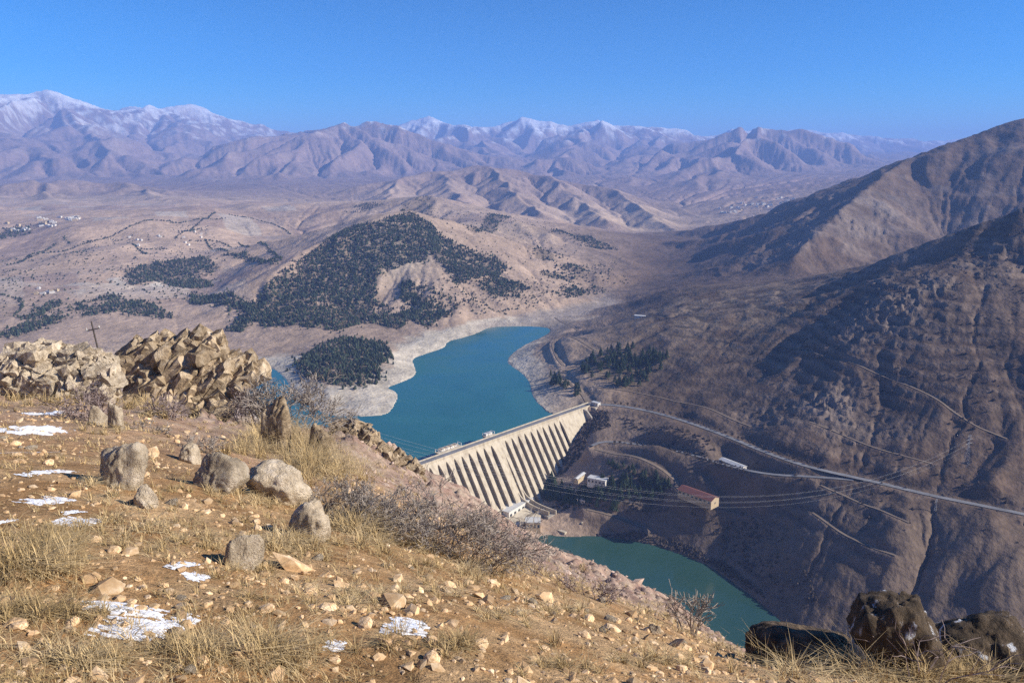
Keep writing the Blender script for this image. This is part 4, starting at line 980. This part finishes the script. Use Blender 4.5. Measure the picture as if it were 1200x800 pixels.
# ------------------------------------------------------------------ power line
def pylon(name, p, h, label):
    t = empty(name, V3(p), .5); tag(t, label, 'pylon')
    b = h*.085; tw = h*.018
    for sx in (-1, 1):
        for sy in (-1, 1): MB().tube([(sx*b, sy*b, -1), (sx*tw, sy*tw, h*.62), (sx*tw*.6, sy*tw*.6, h)], .14, 4).build('leg', M['steel'], t)
    lat = MB(); n = 9
    for i in range(n):
        z0, z1 = h*i/n, h*(i+1)/n
        f = lambda z: b+(tw-b)*min(1, z/(h*.62))
        for q in range(4):
            a = [(-1, -1), (1, -1), (1, 1), (-1, 1)]; (x0, y0), (x1, y1) = a[q], a[(q+1) % 4]
            lat.tube([(x0*f(z0), y0*f(z0), z0), (x1*f(z1), y1*f(z1), z1)], .07, 3).tube([(x1*f(z0), y1*f(z0), z0), (x0*f(z1), y0*f(z1), z1)], .07, 3)
    lo = lat.build('lattice', M['steel'], t); lo['kind'] = 'stuff'
    for zz, ww in ((.70, .17), (.82, .14), (.94, .11)):
        ca = MB().tube([(-h*ww, 0, h*zz), (0, 0, h*zz+.6), (h*ww, 0, h*zz)], .16, 4).build('cross_arm', M['steel'], t)
        for sx in (-1, 1): MB().tube([(sx*h*ww, 0, h*zz), (sx*h*ww, 0, h*zz-1.6)], [.1, .13], 5).build('insulator', M['glass'], ca)
    return t
pb = hit(1132, 545, 700, 1500); pc = hit(1096, 598, 600, 1500)
pylon('pylon', pb, 42, 'lattice power pylon on the dark slope at right')
pylon('pylon', pc, 16, 'short lattice mast beside the road at right')
Bp = V3(pb)+Vector((0, 0, 36))
for i, (dz, dy) in enumerate(((0, 0), (0, 9), (-6, 1), (-6, 12), (-12, 4))):
    A = V3(Pd(395, 492+i*5, 420)); B = Bp+Vector((dy*.5, dy*.3, dz)); pts = []
    for k in range(41):
        q = k/40; p = A.lerp(B, q); p.z -= 4*q*(1-q)*62; pts.append(p)
    o = MB().tube(pts, .03, 3).build('power_cable', M['steel']); tag(o, ('topmost', 'second highest', 'middle', 'second lowest', 'lowest')[i]+' of the five thin power cables strung across the gorge', 'cable', 'cables across the gorge')
# wooden utility pole behind the left outcrop
pp = Pd(117, 418, 95.0); t = empty('utility_pole', V3(pp)); tag(t, 'dark wooden utility pole rising behind the left outcrop', 'utility pole')
MB().tube([(0.15, 0, -14), (0, 0, 0), (-.55, 0, 4.6)], [.13, .115, .09], 6).build('pole', M['wood'], t, True)
ca = MB().tube([(-1.35, .1, 3.35), (.45, -.1, 3.75)], .06, 4).build('cross_arm', M['wood'], t)
for k in range(3): MB().tube([(-1.25+k*.8, 0, 3.4+k*.17), (-1.27+k*.8, 0, 3.75+k*.17)], [.07, .05], 5).build('insulator', M['roof_white'], ca)

# ------------------------------------------------------------------ foreground rocks
def slab_mesh(seed, dims, mat, n=14, box=True):
    r = random.Random(seed); bm = bmesh.new()
    for k in range(8): bm.verts.new([(1 if k >> i & 1 else -1)*d/2*r.uniform(.62, 1.0) for i, d in enumerate(dims)])
    for k in range(n): 
        v = Vector((r.gauss(0, 1), r.gauss(0, 1), r.gauss(0, 1))).normalized(); bm.verts.new([v[i]*dims[i]/2*r.uniform(.9, 1.12) for i in range(3)])
    o = bmesh.ops.convex_hull(bm, input=bm.verts); bmesh.ops.delete(bm, geom=[g_ for g_ in o['geom_interior'] if isinstance(g_, bmesh.types.BMVert)], context='VERTS')
    bmesh.ops.triangulate(bm, faces=bm.faces); bmesh.ops.subdivide_edges(bm, edges=list(bm.edges), cuts=1, use_grid_fill=True)
    bmesh.ops.subdivide_edges(bm, edges=[e for e in bm.edges if e.calc_length() > .22], cuts=1, use_grid_fill=True); bmesh.ops.triangulate(bm, faces=bm.faces)
    for v in bm.verts: v.co += Vector((r.gauss(0, 1), r.gauss(0, 1), r.gauss(0, 1)))*min(dims)*.055
    me = bpy.data.meshes.new('rock_slab'); bm.to_mesh(me); bm.free(); me.materials.append(mat); return me
def inside(px, n, rng):
    P = np.array(px, float); return in_poly(P, n, rng)
def outcrop(label, px, d0, kd, vbase, n, lens, thick, tilt, mat, core, seed, names='rock_slab'):
    rng = np.random.default_rng(seed); r = random.Random(seed)
    uc = np.mean([p[0] for p in px]); d0 = float(hhit(uc, vbase+4, 6)[1])+.5 if d0 < 30 else d0; base = Pd(uc, vbase, d0)
    t = empty('rock_outcrop', V3(base)); tag(t, label, 'rock')
    ms = [slab_mesh(seed*50+k, (1, r.uniform(.5, .9), r.uniform(*thick)), mat) for k in range(14)]
    for (u, v) in inside(px, n, rng):
        dep = d0+(vbase-v)/90.0*kd+rng.uniform(-.25, .35); p = Pd(u, v, dep); L = rng.uniform(*lens)*dep/FPX
        o = bpy.data.objects.new(names, r.choice(ms)); o.location = V3(p-base); o.scale = (L, L*r.uniform(.8, 1.2), L*r.uniform(.8, 1.25))
        a, sp_ = tilt; o.rotation_euler = (rng.normal(.2, .18), -a+rng.normal(0, sp_), rng.normal(.15, .28)); link(o, t)
    for (u, v, w, h, seed2) in core:
        dep = d0+(vbase-v)/90.0*kd+1.7; p = Pd(u, v, dep); sc = dep/FPX
        o = link(bpy.data.objects.new('rock_core', ico_rock(seed2, (w*sc, w*sc*.7, h*sc), mat, 4, .12)), t); o.location = V3(p-base)
    return t
def ico_rock(seed, dims, mat, sub=5, rough=.10, cuts=16, bottom=-.6):
    """boulder: a polyhedron of random cut planes on a fine sphere, weathered by noise"""
    bm = bmesh.new(); bmesh.ops.create_icosphere(bm, subdivisions=sub, radius=1.0)
    r = np.random.default_rng(seed); D = np.array([v.co[:] for v in bm.verts]); N = r.normal(0, 1, (cuts, 3)); N /= np.linalg.norm(N, axis=1)[:, None]; hh = r.uniform(.62, 1.0, cuts)
    dn = D@N.T; q = np.where(dn > .12, hh/np.maximum(dn, .12), 9.0); rad = -np.log(np.mean(np.exp(-np.minimum(q, 2.2)*14), 1)*cuts/2.0)/14
    rad = np.clip(rad, .45, 1.25)
    f3 = lambda s_, o_: (fbm(D[:, 0]*s_+o_, D[:, 1]*s_+D[:, 2]*s_*.7, 4, seed)+fbm(D[:, 2]*s_+o_, D[:, 0]*s_-D[:, 1]*s_*.6, 4, seed+9))
    rad = rad*(1+rough*.6*f3(2.2, 3)+rough*.2*f3(7, 1)+rough*.13*f3(20, 5))
    Pn = D*rad[:, None]*np.array(dims)/2
    for v, p in zip(bm.verts, Pn): v.co = p
    me = bpy.data.meshes.new('rock'); bm.to_mesh(me); bm.free(); me.materials.append(mat)
    me.polygons.foreach_set('use_smooth', [True]*len(me.polygons)); return me
outcrop('jagged tan outcrop of tilted cracked slabs on the hill edge', [(138, 418), (155, 410), (200, 399), (242, 399), (256, 408), (262, 422), (292, 431), (298, 440), (288, 448), (278, 466), (268, 486), (232, 490), (200, 484), (176, 468), (156, 456), (146, 436)], 21.5, 2.4, 478, 380, (9, 54), (.22, .5), (.6, .2), M['rock_tan'], [(212, 448, 110, 62, 301), (250, 452, 70, 60, 302), (170, 442, 44, 32, 303)], 31)
outcrop('grey and white blocky outcrop at the left edge of the hilltop', [(-14, 438), (2, 428), (22, 418), (45, 412), (75, 413), (98, 416), (124, 420), (134, 434), (138, 455), (118, 464), (80, 460), (40, 454), (8, 460), (-14, 458)], 20.0, 2.2, 468, 190, (10, 38), (.55, .9), (.25, .35), M['rock'], [(92, 440, 64, 40, 304), (42, 438, 64, 34, 305), (0, 448, 44, 30, 306)], 37, 'rock_block')
outcrop('pinkish crag on the brink of the hill left of the dam', [(392, 502), (410, 494), (425, 503), (445, 519), (470, 538), (490, 552), (500, 566), (470, 575), (436, 562), (410, 545), (392, 525)], 46, 8.0, 560, 170, (8, 30), (.45, .9), (.5, .45), M['rock_tan'], [(420, 530, 55, 60, 307)], 41, 'rock_block')
def boulder(label, u, vb, w, h, seed, mat='rock', sink=.46, deep=.85, rz=0.0, name='boulder', tilt=0.0, sub=5, rough=.19, cuts=10):
    p = hhit(u, vb); sc = float(np.linalg.norm(p-np.array([0, 0, H])))/FPX*.97; W_, H_ = w*sc, h*sc/(1-sink)
    o = link(bpy.data.objects.new(name, ico_rock(seed, (W_*.74, W_*deep*.72, H_*.92), M[mat], sub, rough, cuts)))
    o.location = (p[0], p[1]+W_*deep*.3, p[2]+H_*(.5-sink)); o.rotation_euler = (0, tilt, rz); tag(o, label, 'boulder'); return o
boulder('rounded pale boulder beside the snow on the left', 136, 571, 66, 50, 411, tilt=.1)
boulder('grey domed boulder in the grass left of the long rock', 247, 575, 74, 35, 412)
boulder('long low grey rock with a drooping right end', 318, 588, 92, 34, 413, tilt=.25)
boulder('tall buttress rock under the right end of the long rock', 360, 634, 58, 40, 431, tilt=.2)
boulder('pale upright boulder among stones in mid slope', 284, 667, 48, 42, 415)
boulder('slim white streaked standing rock below the left outcrop', 133, 502, 24, 32, 416, deep=.7)
boulder('low leaning rock next to the white streaked standing rock', 112, 498, 22, 18, 426)
boulder('small dark angular boulder near the domed boulder', 165, 595, 30, 20, 417)
boulder('pointed tan rock rising from grass at the hill edge', 324, 530, 42, 58, 418, 'rock_tan', deep=.7)
boulder('tall straw coloured rock right of the pointed tan rock', 374, 545, 46, 62, 419, 'rock_tan', deep=.7)
boulder('half buried pale stone in front of the tilted outcrop', 221, 542, 26, 22, 420)
boulder('large dark boulder streaked with frost at the lower right', 1072, 792, 126, 84, 444, 'rock_frost', .3, .8, .4, rough=.22, cuts=14)
boulder('rounded dark boulder in the lower right corner', 1172, 806, 136, 66, 422, 'rock_frost', .3, .8, 1.0, rough=.2, cuts=9)
boulder('flat dark ledge stone left of the frost streaked boulder', 945, 778, 140, 32, 423, 'rock_dark', .3, .6, rough=.2, cuts=9)
boulder('small dark stone at the near end of the flat ledge', 893, 778, 46, 30, 424, 'rock_dark', .3, .8, rough=.14)
boulder('pale grey boulder on the brink above the river', 770, 688, 16, 10, 427, 'rock')

# ------------------------------------------------------------------ stones and gravel
def stone_meshes(n, seed, mat, sub=1):
    out = []
    for k in range(n):
        r = np.random.default_rng(seed+k); bm = bmesh.new(); bmesh.ops.create_icosphere(bm, subdivisions=sub+1, radius=.5)
        N = r.normal(0, 1, (9, 3)); N /= np.linalg.norm(N, axis=1)[:, None]
        for v in bm.verts:
            d = np.array(v.co[:])*2; q = min([.82/max(1e-3, x) for x in N@d if x > .1]+[1.2]); v.co = Vector(d*.5*q*r.uniform(.92, 1.08))*1.0
        me = bpy.data.meshes.new('stone'); bm.to_mesh(me); bm.free(); me.materials.append(mat); out.append(me)
    return out
def ground_pts(n, rng, y0=2.6, y1=26.0, amax=.85):
    y = np.exp(rng.uniform(math.log(y0), math.log(y1), n)); a = rng.uniform(-amax, amax, n); return a*y, y
SM = stone_meshes(6, 800, M['gravel'])+stone_meshes(3, 820, M['rock'])
rs_ = random.Random(9)
x, y = ground_pts(130, g, 3.0, 16, .72)
for a, b in zip(x, y):
    if a/b > .30 and b > 8: continue
    o = bpy.data.objects.new('stone', rs_.choice(SM)); q = rs_.uniform(.05, .13)*(.6+b*.06)
    o.scale = (q*rs_.uniform(.8, 1.4), q, q*rs_.uniform(.5, .85)); o.location = (a, b, float(hill_z(a, b))+q*.12); o.rotation_euler = (rs_.uniform(-.3, .3), rs_.uniform(-.3, .3), rs_.uniform(0, 6.28)); link(o)
    tag(o, 'loose tan stone lying on the gravelly hilltop', 'stone', 'loose stones on the hilltop')
def gravel(n, name='gravel', label='orange tan gravel strewn over the hilltop', mat='gravel', y0=2.5, y1=22, amin=-.9, amax=.9, seed=55, big=0.0):
    rng = np.random.default_rng(seed); x, y = ground_pts(n, rng, y0, y1, 1.0); x = y*rng.uniform(amin, amax, n)
    ico = np.array([(0, .53, .85), (0, -.53, .85), (0, .53, -.85), (0, -.53, -.85), (.53, .85, 0), (-.53, .85, 0), (.53, -.85, 0), (-.53, -.85, 0), (.85, 0, .53), (-.85, 0, .53), (.85, 0, -.53), (-.85, 0, -.53)])
    F = np.array([(0, 1, 8), (0, 8, 4), (0, 4, 5), (0, 5, 9), (0, 9, 1), (1, 6, 8), (8, 6, 10), (8, 10, 4), (4, 10, 2), (4, 2, 5), (5, 2, 11), (5, 11, 9), (9, 11, 7), (9, 7, 1), (1, 7, 6), (3, 6, 7), (3, 7, 11), (3, 11, 2), (3, 2, 10), (3, 10, 6)])
    kk = fbm(x*.8, y*.8, 3, 791)+.25 > rng.uniform(-.35, .45, n); x, y = x[kk], y[kk]; n = len(x)
    sz = np.exp(rng.normal(math.log(.0145), .62, n))*(.75+y*.06)
    if big: sz = y*big*np.exp(rng.normal(0, .55, n))
    P = ico[None]*rng.uniform(.6, 1.3, (n, 12, 1))*sz[:, None, None]*np.stack([rng.uniform(.8, 1.5, n), np.ones(n), rng.uniform(.45, .8, n)], 1)[:, None]
    a = rng.uniform(0, 6.28, n); c, s_ = np.cos(a)[:, None], np.sin(a)[:, None]; t_ = rng.normal(0, .3, n)[:, None]
    px_, py_, pz_ = P[..., 0]*c-P[..., 1]*s_, P[..., 0]*s_+P[..., 1]*c, P[..., 2]+P[..., 0]*t_
    Vv = np.stack([px_+x[:, None], py_+y[:, None], pz_+(hill_z(x, y)+sz*.15)[:, None]], -1)
    F = (F[None]+(np.arange(n)*12)[:, None, None]).reshape(-1, 3)
    tag(link(bpy.data.objects.new(name, np_mesh(name, Vv.reshape(-1, 3), F, M[mat], False))), label, kind='stuff')
gravel(12000)
gravel(4200, 'rubble', 'pinkish rubble and rock fragments on the slope below the brink', 'rubble', 16, 190, -.25, .36, 56, .0016)

# ------------------------------------------------------------------ dry grass
def grass(n_tufts, extra):
    rng = np.random.default_rng(66); x, y = ground_pts(n_tufts, rng, 2.7, 48, .85)
    den = fbm(x*.5, y*.5, 3, 781); k = den > rng.uniform(-.5, .35, n_tufts); x, y = x[k], y[k]; L = rng.uniform(.06, .16, len(x))*(.8+y*.03); nb = rng.integers(6, 16, len(x))
    for (u, v, w, hpx, m) in extra:
        for _ in range(m):
            p = hhit(u+rng.normal(0, w/2.4), v+rng.normal(0, 5)); sc = np.linalg.norm(p-np.array([0, 0, H]))/FPX
            x = np.r_[x, p[0]]; y = np.r_[y, p[1]]; L = np.r_[L, hpx*sc*rng.uniform(.6, 1.1)]; nb = np.r_[nb, 44]
    i = np.repeat(np.arange(len(x)), nb); n = len(i); sp_ = L[i]*.35
    bx_ = x[i]+rng.normal(0, 1, n)*sp_*.35; by_ = y[i]+rng.normal(0, 1, n)*sp_*.35; bz_ = hill_z(bx_, by_)-.01
    az = rng.uniform(0, 6.28, n); ln = L[i]*rng.uniform(.5, 1.15, n); lean = np.where(rng.random(n) < .45, rng.uniform(1.2, 2.7, n), rng.uniform(.15, 1.4, n)); dist = np.hypot(bx_, by_); w = (.0012+.00028*dist)*rng.uniform(.7, 1.3, n)
    dx, dy = np.cos(az), np.sin(az); sx, sy = -dy, dx
    # ribbon turned roughly to any side; bent outwards
    P = []
    for t_, wk in ((0, 1), (.55, .8), (1, .12)):
        hx_ = dx*lean*ln*t_*t_*.9; hy_ = dy*lean*ln*t_*t_*.9; hz_ = ln*t_*np.maximum(1-.35*lean*t_, .12)
        for sg in (-1, 1): P.append(np.stack([bx_+hx_+sg*sx*w*wk, by_+hy_+sg*sy*w*wk, bz_+hz_], -1))
    Vv = np.stack(P, 1); F = np.array([(0, 1, 3, 2), (2, 3, 5, 4)]); F = (F[None]+(np.arange(n)*6)[:, None, None]).reshape(-1, 4)
    tag(link(bpy.data.objects.new('dry_grass', np_mesh('dry_grass', Vv.reshape(-1, 3), F, M['grass'], False))), 'straw coloured dry grass tufts over the hilltop', kind='stuff')
grass(7800, [(135, 574, 60, 16, 10), (250, 578, 70, 14, 10), (320, 592, 80, 16, 12), (284, 670, 46, 20, 10), (362, 640, 40, 20, 10), (130, 506, 40, 10, 8), (450, 640, 90, 26, 24), (560, 670, 120, 20, 24), (150, 620, 140, 18, 26), (60, 720, 120, 26, 24), (420, 700, 160, 18, 26), (200, 640, 120, 16, 20), (640, 720, 120, 16, 20), (700, 780, 160, 20, 20), (30, 670, 70, 46, 26), (60, 640, 60, 30, 18), (310, 775, 90, 50, 24), (230, 760, 80, 32, 14), (330, 520, 50, 40, 30), (365, 545, 40, 46, 26), (390, 560, 50, 40, 22), (300, 530, 40, 26, 18), (420, 620, 60, 36, 22), (180, 480, 60, 16, 22), (60, 470, 90, 18, 30), (1060, 790, 130, 50, 30), (960, 785, 90, 40, 26), (1150, 795, 90, 40, 16), (330, 640, 50, 30, 14), (90, 775, 90, 30, 20), (500, 760, 120, 24, 18)])

# ------------------------------------------------------------------ dry shrubs
def seg_mesh(name, segs, mat):
    S = np.array(segs); p0, p1, r0, r1 = S[:, :3], S[:, 3:6], S[:, 6], S[:, 7]; d = p1-p0; d /= np.linalg.norm(d, axis=1)[:, None]+1e-9
    ref = np.where(np.abs(d[:, 2:3]) < .9, np.array([[0, 0, 1.0]]), np.array([[1.0, 0, 0]])); a = np.cross(d, ref); a /= np.linalg.norm(a, axis=1)[:, None]+1e-9; b = np.cross(d, a)
    V = []
    for p, r in ((p0, r0), (p1, r1)):
        for k in range(3): V.append(p+(a*math.cos(k*2.094)+b*math.sin(k*2.094))*r[:, None])
    V = np.stack(V, 1); F = np.array([(0, 1, 4, 3), (1, 2, 5, 4), (2, 0, 3, 5)]); F = (F[None]+(np.arange(len(S))*6)[:, None, None]).reshape(-1, 4)
    return np_mesh(name, V.reshape(-1, 3), F, mat, False)
def shrub(label, u, vb, w, h, seed, mat='twig', stems=16, thick=1.0, name='dry_shrub', levels=4, dens=3):
    r = random.Random(seed); p = hhit(u, vb); sc = float(np.linalg.norm(p-np.array([0, 0, H])))/FPX; Wd, Hd = w*sc, h*sc
    big, small = [], []; rmin = .32*sc
    def grow_(pos, d, ln, rad, lev):
        q = pos
        for k in range(3):
            d2 = (d+Vector((r.gauss(0, .28), r.gauss(0, .28), r.gauss(.02, .22)))).normalized(); n_ = q+d2*ln/3; rr0 = rad*(1-.2*k)
            (big if lev < 2 else small).append((*q, *n_, max(rr0, rmin), max(rr0*.8, rmin*.8))); q = n_; d = d2
            if lev < levels and (k > 0 or lev == 0):
                for _ in range(dens if lev else 2):
                    if r.random() < .8:
                        dd = (d2+Vector((r.gauss(0, .75), r.gauss(0, .75), r.gauss(.1, .6)))).normalized(); grow_(q, dd, ln*r.uniform(.45, .75), rad*.55, lev+1)
    for k in range(stems):
        a = r.uniform(0, 6.283); rad0 = r.random()**.5*Wd*.30; b0 = Vector((math.cos(a)*rad0, math.sin(a)*rad0*.7, 0))
        gz = float(hill_z(p[0]+b0.x, p[1]+b0.y))-p[2]-.03; b0.z = gz
        d0 = Vector((math.cos(a)*r.uniform(.2, 1.0)*Wd/(2*Hd), math.sin(a)*r.uniform(.1, .7), r.uniform(.55, 1.1))).normalized()
        grow_(b0, d0, Hd*r.uniform(.4, .62), rmin*2.6*thick, 1)
    t = empty(name, V3(p)); tag(t, label, 'shrub')
    o = link(bpy.data.objects.new('branches', seg_mesh('branches', big, M[mat])), t); o['kind'] = 'stuff'
    o = link(bpy.data.objects.new('twigs', seg_mesh('twigs', small, M[mat])), t); o['kind'] = 'stuff'
shrub('large grey leafless shrub in the middle of the hillside edge', 535, 652, 150, 76, 11, stems=30, levels=4)
shrub('dense low grey shrub left of the large leafless shrub', 450, 628, 74, 52, 12, stems=16, levels=4)
shrub('small brown shrub at the right foot of the large leafless shrub', 612, 668, 74, 40, 13, 'twig_dark', 12, levels=3)
shrub('silvery leafless shrub right of the tilted outcrop', 345, 492, 96, 66, 14, stems=18, levels=4)
shrub('dark leafless shrub against the foot of the tilted outcrop', 296, 498, 52, 40, 15, 'twig_dark', 12, levels=3)
shrub('purplish dry shrub below the left blocky outcrop', 108, 490, 70, 40, 16, 'twig_dark', 16, levels=3)
shrub('purplish dry shrub in front of the tilted slabs', 208, 492, 56, 30, 17, 'twig_dark', 14, levels=3)
shrub('pale bare thorn bush on the brink beside the river', 808, 742, 46, 52, 18, stems=9, thick=1.3, levels=3)
shrub('small grey tuft shrub on bare soil below the tilted outcrop', 240, 530, 44, 26, 19, stems=10, levels=3)
shrub('flat grey shrub at the foot of the slim standing rock', 180, 505, 60, 16, 20, stems=10, levels=3)
shrub('twiggy brown shrub low on the slope under the large shrub', 690, 700, 80, 30, 21, 'twig_dark', 12, levels=3)
shrub('tangled grey brush on the slope above the crag', 400, 600, 60, 44, 22, stems=10, levels=4)
shrub('thin reddish stalks behind the frost streaked boulder', 1085, 772, 46, 96, 23, 'twig_dark', 6, levels=2)

# ------------------------------------------------------------------ snow patches
def snow(label, u, v, w, h, seed, thr=.0, parent=None):
    c = hhit(u, v); e = hhit(u+w/2, v); f0 = hhit(u, v-h/2); f1 = hhit(u, v+h/2); wx = abs(e[0]-c[0])*1.1; wy = abs(f0[1]-f1[1])/2*1.1+.03
    nx, ny = 110, 70; gx_, gy_ = np.meshgrid(np.linspace(-1, 1, nx), np.linspace(-1, 1, ny)); x = c[0]+gx_*wx; y = (f0[1]+f1[1])/2+gy_*wy
    fld = .75-(gx_**2+gy_**2)*.95+2.3*fbm(gx_*2.2+gy_*1.4+seed, gy_*6.0+gx_*.6, 5, seed, .6)-thr
    z = hill_z(x, y)+np.clip(fld, -.2, .6)*.035*min(1, wx*2)+.004
    Vv = np.stack([x, y, z], -1).reshape(-1, 3)-c; F = grid_faces(ny, nx); keep = fld.ravel()[F].max(1) > -.03; F = F[keep]
    if len(F) < 4: return
    us, inv = np.unique(F, return_inverse=True); 
    o = link(bpy.data.objects.new('snow_patch', np_mesh('snow_patch', Vv[us], inv.reshape(F.shape), M['snow']))); o.location = V3(c); tag(o, label, 'snow')
for a in [('narrow snow strip farthest up beside the left outcrop', 62, 484, 56, 7, 1, 0), ('wide streaky snow patch left of the standing rock', 42, 505, 100, 16, 2, 0), ('broken snow patch at the left edge above the pale boulder', 20, 530, 84, 22, 3, .05),
          ('bright snow lobe in the shade of the pale boulder', 52, 553, 96, 14, 4, -.1), ('thin snow wisp below the bright lobe', 55, 587, 60, 10, 5, .1), ('short snow streak on bare ground left of mid slope', 90, 612, 52, 12, 6, .05), ('small snow scrap at the left edge', 2, 612, 20, 10, 7, 0),
          ('snow patch left of the mid slope boulder', 212, 662, 50, 12, 8, 0), ('snow streak under the mid slope boulder', 228, 676, 46, 9, 9, .05), ('large bluish snow patch in the near grass', 158, 735, 92, 26, 10, -.05), ('ragged snow strip above the large bluish patch', 140, 713, 120, 7, 11, .05), ('snow scrap right of the large bluish patch', 213, 728, 40, 16, 12, 0),
          ('blue shaded snow sliver alone on the gravel', 476, 735, 52, 18, 13, .0), ('small snow scrap by the near stones', 392, 757, 24, 9, 14, 0), ('narrow snow streak above the large bluish patch', 85, 600, 40, 7, 15, .05)]: snow(*a)
# ------------------------------------------------------------------ haze
def haze():
    m = bpy.data.materials.new('blue_valley_haze'); m.use_nodes = True; nt = m.node_tree; nt.nodes.clear()
    o = nt.nodes.new('ShaderNodeOutputMaterial'); p = nt.nodes.new('ShaderNodeVolumePrincipled')
    p.inputs['Color'].default_value = (.28, .47, 1.0, 1); p.inputs['Density'].default_value = 6.6e-5
    p.inputs['Anisotropy'].default_value = 0.0
    nt.links.new(p.outputs[0], o.inputs['Volume'])
    zt = max(H, float(Z.max()))+60; zb = min(float(Z.min()), float(HZ.min()))-2
    b = MB().box((0, 12000, (zt+zb)/2), (66000, 50000, zt-zb)).build('haze', m)
    tag(b, 'pale blue haze filling the valley', kind='stuff')
haze()
